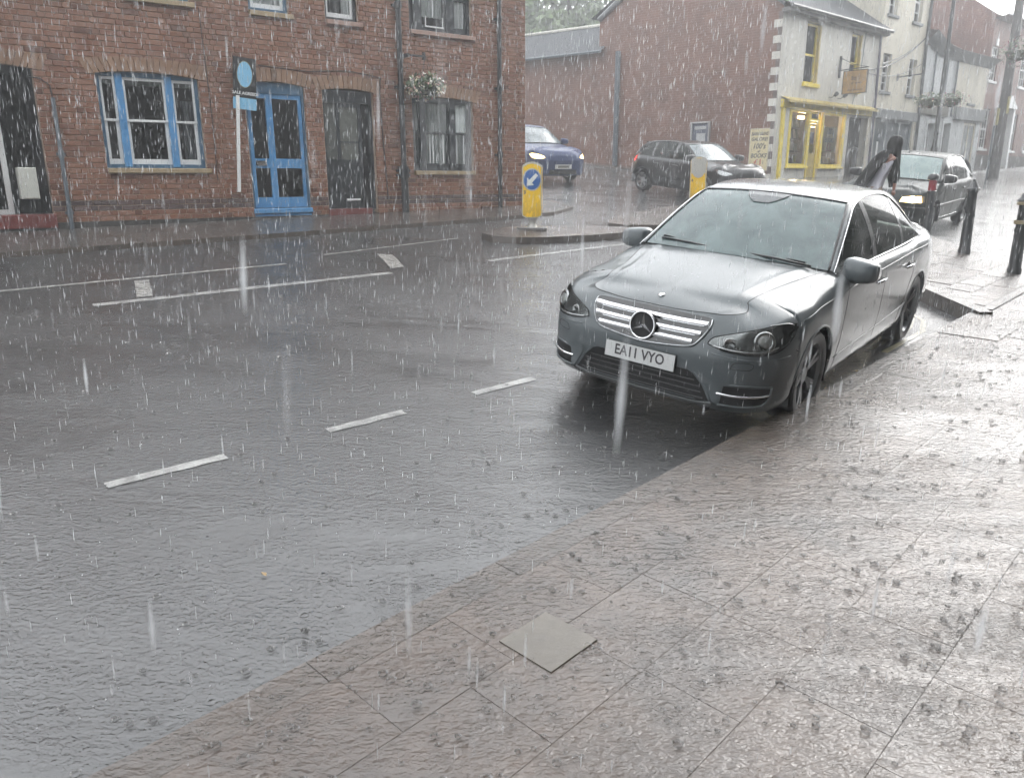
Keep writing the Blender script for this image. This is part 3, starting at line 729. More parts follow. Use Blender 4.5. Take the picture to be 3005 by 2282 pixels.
# rear wing with its slate roof, and the pale house end beyond
mb = MB(); mb.add([SW(6.6, 0, 1.0), SW(16, 0, 1.0), SW(16, 0, 6.35), SW(6.6, 0, 6.2)], [(0, 1, 2, 3)]); mb.obj('wing_wall', M_gable, BS)
MB().tube([SW(5.75, .09, 2.2), SW(5.75, .09, 6.0)], .09, 8).obj('drainpipe', M_greypipe, BS)
mb = MB(); a = SW(6.3, .30, 6.08); b = SW(16, .30, 6.25); c = SW(16, -1.9, 7.45); d = SW(6.6, -1.9, 7.28)
mb.add([a, b, c, d, SW(6.3, .3, 6.0), SW(16, .3, 6.17)], [(0, 1, 2, 3), (0, 4, 5, 1)]); mb.obj('wing_roof', M_slate, BS)
mb = MB(); mb.tube([SW(6.6, -1.9, 7.31), SW(16, -1.9, 7.48)], .06, 6); mb.obj('ridge', M_stucco, BS)
mb = MB(); mb.tube([SW(6.3, .34, 6.03), SW(16, .34, 6.2)], .05, 6); mb.obj('gutter', M_greypipe, BS)
mb = MB(); mb.add([SW(6.6, -.01, 6.0), SW(6.6, -3.8, 6.0), SW(6.6, -1.9, 7.3)], [(0, 1, 2)]); mb.obj('wing_end', M_stucco, BS)

# shopfront
SF = empty('shopfront', (0, 0, 0)); SF.parent = BS; SF['label'] = 'yellow framed shopfront with two display windows'
room(BS, .5, 4.65, 1.2, 3.95, .26, 3.0, simple('shop_inside', (.30, .27, .22), .9, var=.4, scale=2))
MB().cham(.24, 6.1, -.10, .05, 3.86, 4.10, .012).obj('fascia', M_yellow, SF)
mb = MB(); n = 42
vs = []
for i in range(n+1):
    x = .22+5.98*i/n; vs += [(x, -.30, 4.06+.008*math.sin(i*1.3)), (x, .0, 4.19)]
mb.add(vs, [(2*i, 2*i+2, 2*i+3, 2*i+1) for i in range(n)]); mb.box(.22, 6.2, -.30, -.27, 4.00, 4.055); mb.obj('canopy', M_yellowdk, SF)
MB().cham(.30, .46, -.07, .05, 1.2, 3.86, .01).obj('pilaster', M_yellow, SF)
M_shopglass = glassy('shop_glass', (.03, .03, .03), .03, .12, (.92, .95, .94))
for (a, b) in ((.78, 2.02), (2.80, 4.36)):
    mb = MB(); frame4(mb, a, b, 2.12, 3.84, -.05, .08, .10, .09, .07); f = mb.obj('window', M_yellow, SF)
    g = MB(); g.add([(a+.1, .03, 2.2), (b-.1, .03, 2.2), (b-.1, .03, 3.78), (a+.1, .03, 3.78)], [(0, 1, 2, 3)]); g.obj('pane', M_shopglass, f)
    MB().cham(a-.03, b+.03, -.10, .05, 2.06, 2.13, .01).obj('sill', M_yellow, f)
    MB().box(a+.03, b-.03, -.0, .2, 1.2, 2.06).obj('stall_riser', M_stucco, f)
MB().box(.46, .80, -.01, .2, 1.2, 3.86).obj('wall_pier', M_stucco, SF); MB().box(4.34, 4.66, -.012, .2, 1.2, 3.86).obj('wall_pier', M_stucco, SF)
# books and cards on the display shelves
shop_cols = [simple('book_%d' % i, c, .5) for i, c in enumerate(((.5, .47, .40), (.62, .6, .52), (.10, .09, .09), (.12, .16, .12), (.34, .31, .22), (.16, .14, .2)))]
bk = random.Random(11)
for (a, b, zs) in ((.9, 1.95, (2.24, 2.62, 3.0, 3.34)), (2.92, 4.25, (2.24,))):
    for z in zs:
        MB().box(a, b, .18, .5, z-.03, z).obj('shelf', shop_cols[2 if z > 2.3 else 3], SF)
        x = a+.02
        while x < b-.1:
            w = bk.uniform(.09, .30); h = bk.uniform(.16, .31); M = Matrix.Translation((x, .24, z))@Matrix.Rotation(bk.uniform(-.08, .08), 4, 'Y')@Matrix.Rotation(-.2, 4, 'X')
            if x+w < b: MB().box(0, w*.94, 0, .02, 0, h, M=M).obj('book', bk.choice(shop_cols), SF)
            x += w
M_poster = simple('cream_poster', (.66, .58, .36), .6, var=.06); M_ink = simple('dark_print', (.05, .045, .05), .6); M_redink = simple('red_print', (.48, .10, .06), .6)
MB().box(3.12, 4.12, .10, .104, 2.62, 3.42).obj('poster', M_poster, SF)
lettering("100's", .26, M_ink, SF, (3.62, .099, 3.27), (R(90), 0, 0), 'poster_lettering', .25, .9, .004)
lettering('of', .09, M_ink, SF, (3.62, .099, 3.11), (R(90), 0, 0), 'poster_lettering', .2)
lettering('BOOKS', .20, M_ink, SF, (3.62, .099, 2.99), (R(90), 0, 0), 'poster_lettering', .25, .9, .003)
lettering('£1', .27, M_redink, SF, (3.62, .099, 2.80), (R(90), 0, 0), 'poster_lettering', 0, 1.1, .005)
mb = MB()
for k in range(9): mb.box(3.42+k*.045, 3.455+k*.045, .098, .0995, 2.645, 2.685)
mb.obj('small_print', M_redink, SF)
MB().box(1.5, 1.66, .14, .145, 2.28, 2.46).obj('price_card', simple('yellow_card', (.6, .58, .22), .6), SF)
# shop door between the windows
mb = MB(); frame4(mb, 2.10, 2.74, 1.66, 3.55, .02, .10, .07, .05, .07); d = mb.obj('door', M_yellow, SF)
mb = MB(); frame4(mb, 2.18, 2.66, 1.70, 3.46, .05, .09, .07, .85, .07); mb.obj('door_leaf', M_yellowdk, d)
g = MB(); g.add([(2.24, .07, 2.5), (2.6, .07, 2.5), (2.6, .07, 3.4), (2.24, .07, 3.4)], [(0, 1, 2, 3)]); g.obj('pane', M_shopglass, d)
MB().box(2.27, 2.58, .085, .09, 2.52, 2.82).obj('notice', simple('yellow_notice', (.6, .52, .16), .6), d)
MB().box(2.27, 2.56, .085, .09, 2.86, 3.2).obj('notice', simple('blue_notice', (.16, .18, .38), .6), d)
mb = MB(); frame4(mb, 2.10, 2.74, 3.56, 3.84, .0, .09, .06); d2 = mb.obj('fanlight', M_yellow, SF)
g = MB(); g.add([(2.14, .05, 3.6), (2.7, .05, 3.6), (2.7, .05, 3.8), (2.14, .05, 3.8)], [(0, 1, 2, 3)]); g.obj('pane', M_shopglass, d2)
# warm shop lamps seen through the glass
M_lamp, nt, b = new_mat('shop_lamp'); b.inputs['Emission Color'].default_value = (1, .62, .2, 1); b.inputs['Emission Strength'].default_value = 6
for (x, y, z) in ((2.45, .5, 3.7), (3.95, .9, 3.52), (1.6, 1.2, 3.72)):
    MB().box(x-.16, x+.16, y, y+.08, z-.05, z+.05).obj('shop_lamp', M_lamp, SF)
    L = bpy.data.lights.new('shop_light', 'POINT'); L.energy = 14; L.color = (1, .72, .4); L.shadow_soft_size = .15; lo = bpy.data.objects.new('shop_light', L); COL.objects.link(lo); lo.parent = SF; lo.location = (x, y-.02, z-.12)
# passage at the right of the shop
room(BS, 4.62, 6.02, 1.2, 3.85, .24, 2.4, simple('passage', (.10, .095, .09), .9, var=.3))
MB().box(6.02, 6.22, -.015, .1, 1.2, 3.9).obj('wall_pier', M_cream, BS)
for (a, b) in ((1.42, 2.28), (4.3, 5.03)):
    mb = MB(); frame4(mb, a, b, 4.66, 6.4, .10, .18, .09, .06, .06); f = mb.obj('window', M_yellow, BS)
    MB().box(a+.09, b-.09, .12, .16, 5.48, 5.54).obj('meeting_rail', M_yellow, f)
    g = MB(); g.add([(a+.08, .15, 4.7), (b-.08, .15, 4.7), (b-.08, .15, 6.36), (a+.08, .15, 6.36)], [(0, 1, 2, 3)]); g.obj('pane', M_pane, f)
    MB().box(b-.06, b-.002, .0, .2, 4.66, 6.4).obj('reveal', M_yellowdk, f)
    MB().cham(a-.06, b+.08, -.08, .1, 4.54, 4.66, .012).obj('sill', M_yellow, f)
    room(BS, a-.02, b+.02, 4.6, 6.44, .25, 1.5)
    curtain(f, a+.1, a+.3, 4.72, 6.3, .2, M_net, 4)
MB().tube([(6.18, -.07, ZE-.2), (6.30, -.07, 4.2), (6.34, -.07, 1.8)], .045, 8).obj('drainpipe', simple('purple_grey_pipe', (.07, .065, .10), .4), BS)
MB().tube([(3.05, -.01, 1.6), (4.35, -.012, 4.1)], .0, 4)
MB().tube([(4.75, -.012, 4.2), (5.1, -.012, 5.2), (5.2, -.012, 6.5)], .012, 5).obj('cable', M_greypipe, BS)
# hanging sign on an iron bracket
HS = empty('hanging_sign', (0, 0, 0), 0, 'square amber pictorial sign on an iron bracket above the bookshop', 'sign')
HS.matrix_world = Matrix.Translation((SX, SY, 0))@Matrix.Rotation(SRZ, 4, 'Z')@Matrix.Translation((3.62, -.05, 0))
MB().box(-.018, .018, -.02, .06, 4.95, 5.62).obj('wall_bar', M_iron, HS)
MB().tube([(0, 0, 5.18), (0, -.95, 5.2)], .018, 6).tube([(0, 0, 5.55), (0, -.45, 5.32), (0, -.95, 5.2)], .011, 6).obj('bracket', M_iron, HS)
sg = simple('amber_sign', (.40, .24, .08), .5, var=.45, scale=5); 
MB().box(-.02, .02, -.93, -.15, 4.44, 5.12).obj('panel', sg, HS)
mb = MB(); mb.box(-.028, .028, -.95, -.93, 4.42, 5.14).box(-.028, .028, -.15, -.13, 4.42, 5.14).box(-.028, .028, -.93, -.15, 4.42, 4.44).box(-.028, .028, -.93, -.15, 5.12, 5.14); mb.obj('frame', M_iron, HS)
mb = MB(); rgs = random.Random(4)                           # a worn painted picture: a leafy spray over a dark band
mb.tube([(-.022, -.78, 4.72), (-.022, -.62, 4.86), (-.022, -.42, 4.92)], .008, 5)
for k in range(16):
    cy_, cz_ = -.76+.34*rgs.random(), 4.72+.26*rgs.random(); rd = rgs.uniform(.02, .05)
    mb.add([(-.0215, cy_+rd*math.cos(q*1.05), cz_+rd*.7*math.sin(q*1.05)) for q in range(6)], [tuple(range(6))])
mb.obj('painted_picture', simple('faded_brown_paint', (.14, .09, .045), .7, var=.4, scale=20), HS)
MB().box(-.0225, -.0202, -.82, -.32, 4.52, 4.55).obj('painted_band', MATS['faded_brown_paint'], HS)
for x, side in ((3.1, 'left'), (3.7, 'right')):
    FL = empty('spot_lamp', (0, 0, 0), 0, 'small dark wall spot lamp, the %s one of two under the amber hanging sign' % side, 'lamp', 'spot lamps under the hanging sign')
    FL.matrix_world = Matrix.Translation((SX, SY, 0))@Matrix.Rotation(SRZ, 4, 'Z')
    mb = MB(); mb.tube([(x, -.01, 4.32), (x, -.12, 4.3), (x+.06, -.2, 4.4)], .012, 6); mb.obj('arm', M_iron, FL)
    mb = MB(); mb.lathe([(0, 0), (.05, .02), (.07, .14), (.065, .14)], 10, M=Matrix.Translation((x+.04, -.2, 4.36))@Matrix.Rotation(R(60), 4, 'Y')); mb.obj('lamp_head', M_iron, FL)
# notice case and banner on the side wall
def on_side(name, s, z, label, cat):
    o = empty(name, (0, 0, 0), 0, label, cat)
    o.matrix_world = Matrix.Translation((SX, SY, 0))@Matrix.Rotation(SRZ, 4, 'Z')@Matrix.Translation((sdx*s, sdy*s, z))@Matrix.Rotation(math.atan2(sdy, sdx)+math.pi, 4, 'Z')
    return o
NB = on_side('notice_board', 2.48, 2.95, 'glazed grey notice case on the brick side wall above the black car', 'notice board')
mb = MB(); frame4(mb, -.34, .34, -.62, .6, -.09, .0, .045); mb.obj('frame', simple('alu_frame', (.42, .42, .42), .35, .6), NB)
MB().box(-.3, .3, -.03, -.002, -.58, .56).obj('backing', simple('slate_blue_board', (.10, .11, .15), .7), NB)
for (a, b, c, d) in ((-.2, .2, .36, .46), (-.14, .18, -.02, .24), (-.27, -.0, -.5, -.14), (.02, .26, -.36, -.12)):
    MB().box(a, b, -.038, -.032, c, d).obj('notice', simple('paper_notice', (.42, .43, .43) if c > -.3 else (.42, .41, .28), .7), NB)
BN = on_side('bargain_banner', .44, 2.62, "cream banner advertising 100's of books at £1 on the brick corner", 'sign')
MB().box(-.30, .30, -.03, .0, -.62, .62).obj('board', M_poster, BN)
mb = MB(); frame4(mb, -.315, .315, -.635, .635, -.04, .0, .02); mb.obj('edging', simple('pale_edging', (.6, .56, .44), .6), BN)
for (t, sz, z, m_, sh, sx_) in (('BARGAINS', .135, .47, M_ink, .2, .86), ('GALORE!', .145, .31, M_ink, .2, .9), ("100's", .23, .10, M_ink, .25, .9), ('of', .09, -.05, M_ink, .2, 1), ('BOOKS', .18, -.185, M_ink, .25, .85), ('£1', .25, -.38, M_redink, 0, 1.15)):
    lettering(t, sz, m_, BN, (0, -.032, z), (R(90), 0, 0), 'lettering', sh, sx_, .004)

mb = MB()
for k in range(8): mb.box(-.17+k*.044, -.137+k*.044, -.033, -.031, -.55, -.515)
mb.obj('small_print', M_redink, BN)

# ------------------------------------------------------------------ the houses further up the street
def streetpos(s, y=0): return Vector((SX+math.cos(SRZ)*s-math.sin(SRZ)*y, SY+math.sin(SRZ)*s+math.cos(SRZ)*y, 0))
def house_win(parent, a, b, z0, z1, y=.12, frame=M_white, bars=2, sillm=M_greyshop):
    mb = MB(); frame4(mb, a, b, z0, z1, y, y+.06, .06); f = mb.obj('window', frame, parent)
    zm = (z0+z1)/2
    mb = MB(); mb.box(a+.05, b-.05, y+.01, y+.05, zm-.03, zm+.03)
    for i in range(1, bars): x = a+(b-a)*i/bars; mb.box(x-.014, x+.014, y+.012, y+.045, z0+.05, z1-.05)
    for k in (1, 3): z = z0+(z1-z0)*k/4; mb.box(a+.05, b-.05, y+.013, y+.044, z-.013, z+.013)
    mb.obj('glazing_bars', frame, f)
    g = MB(); g.add([(a+.05, y+.035, z0+.05), (b-.05, y+.035, z0+.05), (b-.05, y+.035, z1-.05), (a+.05, y+.035, z1-.05)], [(0, 1, 2, 3)]); g.obj('pane', M_pane, f)
    MB().cham(a-.07, b+.07, -.07, y+.02, z0-.10, z0, .01).obj('sill', sillm, f)
    room(parent, a-.02, b+.02, z0-.02, z1+.02, y+.12, 1.6)
    return f
TH = empty('townhouse', streetpos(6.4), SRZ, 'tall cream rendered townhouse with a grey shopfront beside the bookshop', 'building')
op = [(.28, .96, 4.76, 6.02), (2.42, 3.06, 4.76, 6.02), (.28, .96, 7.28, 8.7), (2.3, 2.98, 7.26, 8.7), (.2, 3.3, 1.5, 3.86)]
wall_sheet(TH, 'wall', 0, 3.62, 1.2, 9.4, op, M_cream, 0, .2); shell(TH, 0, 3.62, 0, 7, 1.2, 9.4, M_cream, 'wall')
for o_ in op[:4]: house_win(TH, *o_)
mb = MB(); mb.add([(-.1, -.25, 9.35), (3.75, -.25, 9.35), (3.75, 3.5, 11.4), (-.1, 3.5, 11.4), (3.75, 7.2, 9.35), (-.1, 7.2, 9.35)], [(0, 1, 2, 3), (3, 2, 4, 5)]); mb.obj('roof', M_slate, TH)
MB().cham(.1, 3.5, -.10, .05, 3.84, 4.16, .015).obj('fascia', M_greyshop, TH)
mb = MB(); frame4(mb, .2, 3.3, 1.6, 3.84, .02, .12, .12, .7, .1); mb.box(1.15, 1.25, .02, .12, 2.3, 3.74); mb.box(2.2, 2.3, .02, .12, 1.7, 3.74); mb.obj('shopfront_frame', simple('blue_grey_paint', (.13, .155, .17), .5, var=.2), TH)
g = MB(); g.add([(.3, .07, 2.2), (3.2, .07, 2.2), (3.2, .07, 3.75), (.3, .07, 3.75)], [(0, 1, 2, 3)]); g.obj('pane', glassy('grey_shop_glass', (.09, .105, .115), .1), TH)
MB().box(2.3, 2.75, .05, .06, 2.4, 2.9).obj('poster', simple('faded_poster', (.26, .24, .16), .7), TH); MB().box(.62, .74, .05, .06, 2.55, 3.05).obj('notice', M_white, TH)
MB().tube([(3.56, -.07, 9.3), (3.5, -.07, 6.6), (3.62, -.07, 4.2), (3.66, -.07, 1.8)], .06, 8).obj('drainpipe', M_iron, TH)
MB().box(3.3, 3.42, -.05, -.0, 1.5, 4.0).obj('pilaster', M_cream, TH)
mb = MB(); mb.tube([(1.55, -.02, 5.3), (1.55, -.9, 5.34)], .022, 6); mb.box(1.5, 1.6, -.03, .0, 5.18, 5.42); mb.obj('empty_sign_bracket', M_iron, TH)
LH = empty('low_house', streetpos(10.02), SRZ, 'low white house with a sagging slate roof and two plain doorways', 'building')
op = [(4.75, 5.45, 4.8, 6.28), (1.05, 1.75, 1.6, 3.85), (2.6, 3.3, 1.6, 3.9), (4.75, 6.1, 1.7, 4.05)]
wall_sheet(LH, 'wall', 0, 6.6, 1.2, 6.62, op, M_cold, 0, .2)
MB().box(3.2, 6.6, -.015, .005, 4.28, 6.5).obj('render_panel', M_cream, LH)
house_win(LH, *op[0], bars=1, frame=M_greyshop)
for o_ in op[1:3]:
    room(LH, o_[0], o_[1], o_[2], o_[3], .21, .5, simple('grey_door', (.14, .145, .15), .5))
    mb = MB(); frame4(mb, o_[0]-.12, o_[1]+.12, o_[2], o_[3]+.14, -.04, .02, .12); mb.obj('door_surround', M_cold, LH)
mb = MB(); frame4(mb, 4.75, 6.1, 1.75, 4.03, .02, .1, .1); mb.box(5.38, 5.46, .03, .09, 1.8, 4.0); mb.obj('shop_window', M_cream, LH)
g = MB(); g.add([(4.8, .06, 1.8), (6.05, .06, 1.8), (6.05, .06, 4.0), (4.8, .06, 4.0)], [(0, 1, 2, 3)]); g.obj('pane', glassy('pale_glass', (.22, .235, .24), .15), LH)
MB().cham(3.4, 6.55, -.14, .02, 4.1, 4.6, .015).obj('fascia', M_greyshop, LH); MB().cham(.05, 2.7, -.1, .02, 4.15, 4.62, .015).obj('fascia', simple('olive_fascia', (.10, .095, .075), .5), LH)
for x in (1.0, 2.2, 3.18): MB().tube([(x, -.04, 4.2), (x, -.04, 6.5)], .03, 6).obj('drainpipe', M_greypipe, LH)
mb = MB(); nx, ny = 14, 6; vs = []
for i in range(nx+1):
    for j in range(ny+1):
        x = -.05+6.75*i/nx; t = j/ny; y = -.45+4.2*t; z = 6.62+.42*max(0, 1-x/2.2)**2+2.6*t**1.55
        vs.append((x, y, z))
mb.add(vs, [(i*(ny+1)+j, (i+1)*(ny+1)+j, (i+1)*(ny+1)+j+1, i*(ny+1)+j+1) for i in range(nx) for j in range(ny)]); mb.obj('roof', simple('pale_wet_slate', (.20, .21, .22), .3, var=.3, scale=3, coat=.6), LH, smooth=True)
mb = MB(); vs = []
for i in range(nx+1):
    x = -.05+6.75*i/nx; z = 6.62+.42*max(0, 1-x/2.2)**2; vs += [(x, -.45, z), (x, -.05, z-.32)]
mb.add(vs, [(2*i, 2*i+2, 2*i+3, 2*i+1) for i in range(nx)]); mb.obj('eaves', M_greyshop, LH)
GH = empty('georgian_house', streetpos(16.6), SRZ, 'red brick house with white sash windows and pedimented door far up the street', 'building')
op = [(.1, .95, 5.85, 7.25), (2.0, 2.75, 5.85, 7.3), (3.85, 4.75, 5.85, 7.35), (5.9, 6.8, 5.85, 7.35), (.1, .95, 3.02, 4.7), (3.35, 4.6, 3.0, 4.65), (5.9, 6.8, 3.0, 4.65), (1.75, 2.75, 2.3, 4.5)]
wall_sheet(GH, 'wall', 0, 13, 1.2, 8.5, op, M_georgian, 0, .2); shell(GH, 0, 13, 0, 8, 1.2, 8.5, M_georgian)
MB().box(0, 13, -.02, .03, 1.2, 2.75).obj('plinth', simple('grey_plinth', (.14, .135, .13), .7, var=.25), GH)
for o_ in op[:7]: house_win(GH, *o_, frame=M_white, bars=3, sillm=M_white, y=.06)
for o_ in op[:4]: MB().box((o_[0]+o_[1])/2-.12, (o_[0]+o_[1])/2+.12, -.05, .03, o_[3]+.02, o_[3]+.3).obj('keystone', M_white, GH)
mb = MB(); mb.prism([(1.45, 4.8), (3.3, 4.8), (2.4, 5.35)], -.35, .0); mb.box(1.5, 1.72, -.3, .0, 2.2, 4.8); mb.box(2.98, 3.2, -.3, .0, 2.2, 4.8); mb.obj('door_pediment', M_white, GH)
MB().box(1.75, 2.75, .08, .12, 2.3, 4.5).obj('door', simple('pale_door', (.3, .31, .32), .5), GH)
mb = MB(); mb.add([(-.1, -.5, 8.5), (13.2, -.5, 8.5), (13.2, 4, 11.5), (-.1, 4, 11.5), (-.1, -.5, 8.4), (13.2, -.5, 8.4), (13.2, 0, 8.3), (-.1, 0, 8.3)], [(0, 1, 2, 3), (0, 4, 5, 1), (4, 7, 6, 5)]); mb.obj('roof', MATS['pale_wet_slate'], GH)
mb = MB(); mb.add([(0, 0, 8.5), (0, 8, 8.5), (0, 4, 11.4)], [(0, 1, 2)]); mb.obj('gable_end', M_georgian, GH)
FH = empty('end_house', streetpos(30.0), SRZ, 'grey house closing the street in the rain', 'building')
wall_sheet(FH, 'wall', 0, 10, 1.5, 8.6, [(1, 2, 5.6, 7.2), (4, 5, 5.6, 7.2), (7, 8, 5.6, 7.2), (1, 2, 3, 4.6), (4, 5, 2.4, 4.6), (7, 8, 3, 4.6)], M_cold, 0, .2); shell(FH, 0, 10, 0, 8, 1.5, 8.6, M_cold)
for o_ in ((1, 2, 5.6, 7.2), (4, 5, 5.6, 7.2), (7, 8, 5.6, 7.2), (1, 2, 3, 4.6), (7, 8, 3, 4.6)): house_win(FH, *o_)
mb = MB(); mb.add([(-.1, -.4, 8.6), (10.2, -.4, 8.6), (10.2, 4, 11.4), (-.1, 4, 11.4)], [(0, 1, 2, 3)]); mb.obj('roof', M_slate, FH)
# overhead cables between the houses
def cable(name, a, b, sag, label, r=.014):
    a, b = Vector(a), Vector(b); pts = []
    for i in range(15):
        t = i/14; p = a.lerp(b, t); p.z -= sag*4*t*(1-t); pts.append(p)
    o = MB().tube(pts, r, 5).obj(name, M_iron); tag(o, label, 'cable'); return o
def onfront(s, z, y=-.05): p = streetpos(s, y); p.z = z; return p
cable('overhead_cable', onfront(6.55, 5.65), onfront(10.0, 6.9), .16, 'upper dark cable slung across the cream townhouse', .016)
cable('overhead_cable', onfront(5.3, 5.35), onfront(10.2, 7.05), .35, 'thick middle cable slung across the cream townhouse', .02)
cable('overhead_cable', onfront(5.3, 5.28), onfront(10.0, 6.0), .3, 'lowest thin cable slung across the cream townhouse', .012)

# ------------------------------------------------------------------ near-side terrace behind the camera (seen in reflections)
NH = empty('near_terrace', W(-14, -3.1, 0), math.pi/2-AZ, 'dull rendered terrace along the near pavement', 'building')
M_dull = stucco('dull_render', (.10, .095, .085))
MB().box(0, 27, -8, 0, -.8, 7.6).obj('wall', M_dull, NH)
for i in range(9):
    for z in (1.2, 4.6): MB().box(1+i*3, 2.2+i*3, -.02, .03, z, z+1.7).obj('window', M_void, NH)
mb = MB(); mb.prism([(-8.3, 7.6), (.3, 7.6), (-4, 10.6)], 0, 27, M=Matrix.Rotation(R(90), 4, 'Z')@Matrix.Scale(1, 4)); mb.obj('roof', M_slate, NH)

NT = empty('near_terrace', W(17.5, -1.6, 0), math.pi/2-AZ, 'dull rendered terrace further up the near side', 'building')
MB().box(0, 51, -8, 0, -.8, 9.0).obj('wall', M_dull, NT)
for i in range(16):
    for z in (1.6, 4.9): MB().box(1+i*3.1, 2.2+i*3.1, -.02, .03, z, z+1.8).obj('window', M_void, NT)
mb = MB(); mb.prism([(-8.3, 9.0), (.3, 9.0), (-4, 12)], 0, 51, M=Matrix.Rotation(R(90), 4, 'Z')); mb.obj('roof', M_slate, NT)

# ------------------------------------------------------------------ trees on the rise behind the side street
M_leafs = []
for i, c in enumerate(((.075, .12, .045), (.10, .14, .06), (.06, .095, .04))):
    m, nt, b = new_mat('foliage_%d' % i)
    g = N(nt, 'ShaderNodeNewGeometry')
    nt.links.new(ramp(nt, g.outputs['Random Per Island'], [(0, tuple(x*.6 for x in c)), (1, tuple(x*1.5 for x in c))]), b.inputs['Base Color'])
    b.inputs['Roughness'].default_value = .45; M_leafs.append(m)
M_bark = simple('bark', (.06, .05, .04), .8, var=.3, scale=6)
def tree(x, y, zb, h, rad, seed, label, mi=0):
    rg = random.Random(seed); T = empty('broadleaf_tree', (x, y, zb), 0, label, 'tree', 'trees on the rise behind the roofs')
    mb = MB(); mb.tube([(0, 0, -.5), (.1, 0, h*.25), (0, .1, h*.6)], [.32, .25, .12], 8)
    blobs = []
    for i in range(11):
        a = rg.uniform(0, 6.28); rr = rg.uniform(.15, .75)*rad; z = h*rg.uniform(.38, .88); c = Vector((rr*math.cos(a), rr*math.sin(a), z)); blobs.append((c, rad*rg.uniform(.3, .5)))
        mb.tube([(0, .05, h*.35), c*.6+Vector((0, 0, h*.15)), c], [.12, .07, .03], 5)
    mb.obj('trunk', M_bark, T)
    cr = MB()
    for c, r in blobs:
        for k in range(620):
            d = Vector((rg.gauss(0, 1), rg.gauss(0, 1), rg.gauss(0, 1))).normalized()*r*(rg.random()**.35); p = c+Vector((d.x, d.y, d.z*.8))
            u = Vector((rg.uniform(-1, 1), rg.uniform(-1, 1), rg.uniform(-1, 1))).normalized(); v = u.orthogonal().normalized(); s = rg.uniform(.16, .34)
            cr.add([p-u*s, p+v*s*.6, p+u*s, p-v*s*.6], [(0, 1, 2, 3)])
    cr.obj('crown', M_leafs[mi], T, fix=False)
for i, (x, y, h, r, mi, t) in enumerate(((-2.5, 52, 12, 4.5, 0, 'dark green tree behind the pale house end'), (3.5, 50, 13.5, 5, 1, 'tall pale green tree above the slate wing roof'), (9, 56, 15, 5.5, 2, 'broad tree behind the brick gable'), (-9, 55, 14, 5, 1, 'tree hidden mostly by the brick terrace'), (15, 62, 15, 6, 0, 'far tree above the bookshop roof'))):
    tree(x, y, gz(x, y)-.5, h, r, 40+i, t, mi)
PH = empty('pale_house', (-.9, 33.2, 0), R(46), 'pale house end with a chimney behind the terrace corner', 'building')
MB().box(-3.2, 1.6, 0, 6, 2, 6.3).obj('wall', M_stucco, PH)
mb = MB(); mb.prism([(-3.2, 6.3), (1.6, 6.3), (-.8, 8.3)], 0, 6); mb.obj('gable', M_stucco, PH)
mb = MB(); mb.add([(1.9, -.2, 6.1), (1.9, 6.2, 6.1), (-.8, 6.2, 8.42), (-.8, -.2, 8.42), (-3.5, -.2, 6.1), (-3.5, 6.2, 6.1)], [(0, 1, 2, 3), (3, 2, 5, 4)]); mb.obj('roof', M_slate, PH)
MB().box(.5, 1.35, .6, 1.3, 7.0, 8.35).box(.42, 1.43, .52, 1.38, 8.35, 8.5).obj('chimney', M_stucco, PH)

# ------------------------------------------------------------------ posts and poles
LP = empty('lamp_post', (13.73, 26.1, gz(13.73, 26.1)+.05), 0, 'slim dark lamp post with flower baskets in front of the low house', 'lamp post')
MB().tube([(0, 0, -.1), (0, 0, 1.1), (0, 0, 1.2), (0, 0, 6.5)], [.11, .105, .07, .055], 12).obj('shaft', M_iron, LP, smooth=True, angle=R(40))
MB().tube([(0, 0, 6.5), (-.2, -.1, 7.1), (-.9, -.4, 7.3)], .04, 8).box(-1.4, -.85, -.6, -.3, 7.25, 7.38).obj('lantern_arm', M_iron, LP)
MB().tube([(-.45, -.15, 2.62), (0, 0, 2.66), (.45, .15, 2.62)], .018, 6).obj('basket_bar', M_iron, LP)
TP = empty('telegraph_pole', (18.75, 31.0, gz(18.75, 31.0)+.04), 0, 'thick wooden telegraph pole at the kerb before the red brick house', 'pole')
TPm = simple('grey_timber', (.075, .07, .068), .7, var=.3, scale=3, coat=.3)
MB().tube([(0, 0, -.2), (0, 0, 3), (0, 0, 8.5)], [.19, .17, .13], 14).obj('pole', TPm, TP, smooth=True, angle=R(50))
MB().box(-.2, -.165, -.06, .06, 1.9, 2.5).box(.0, .08, -.205, -.15, 2.3, 2.9).obj('plate', simple('yellow_plate', (.45, .40, .18), .5), TP)
SP = MB().tube([(0, 0, 0), (0, 0, 1.9)], .035, 8).obj('sign_post', M_greypipe); SP.location = (18.1, 30.35, gz(18.1, 30.35)); tag(SP, 'thin grey post standing beside the telegraph pole', 'post')
for i, (dx, lb) in enumerate(((0, 'left of the two thin wires running up from the telegraph pole'), (1.2, 'right of the two thin wires running up from the telegraph pole'))):
    cable('phone_wire', (18.75, 31, 8.3), (25+dx*2, 34-dx, 13), .5, lb, .012)

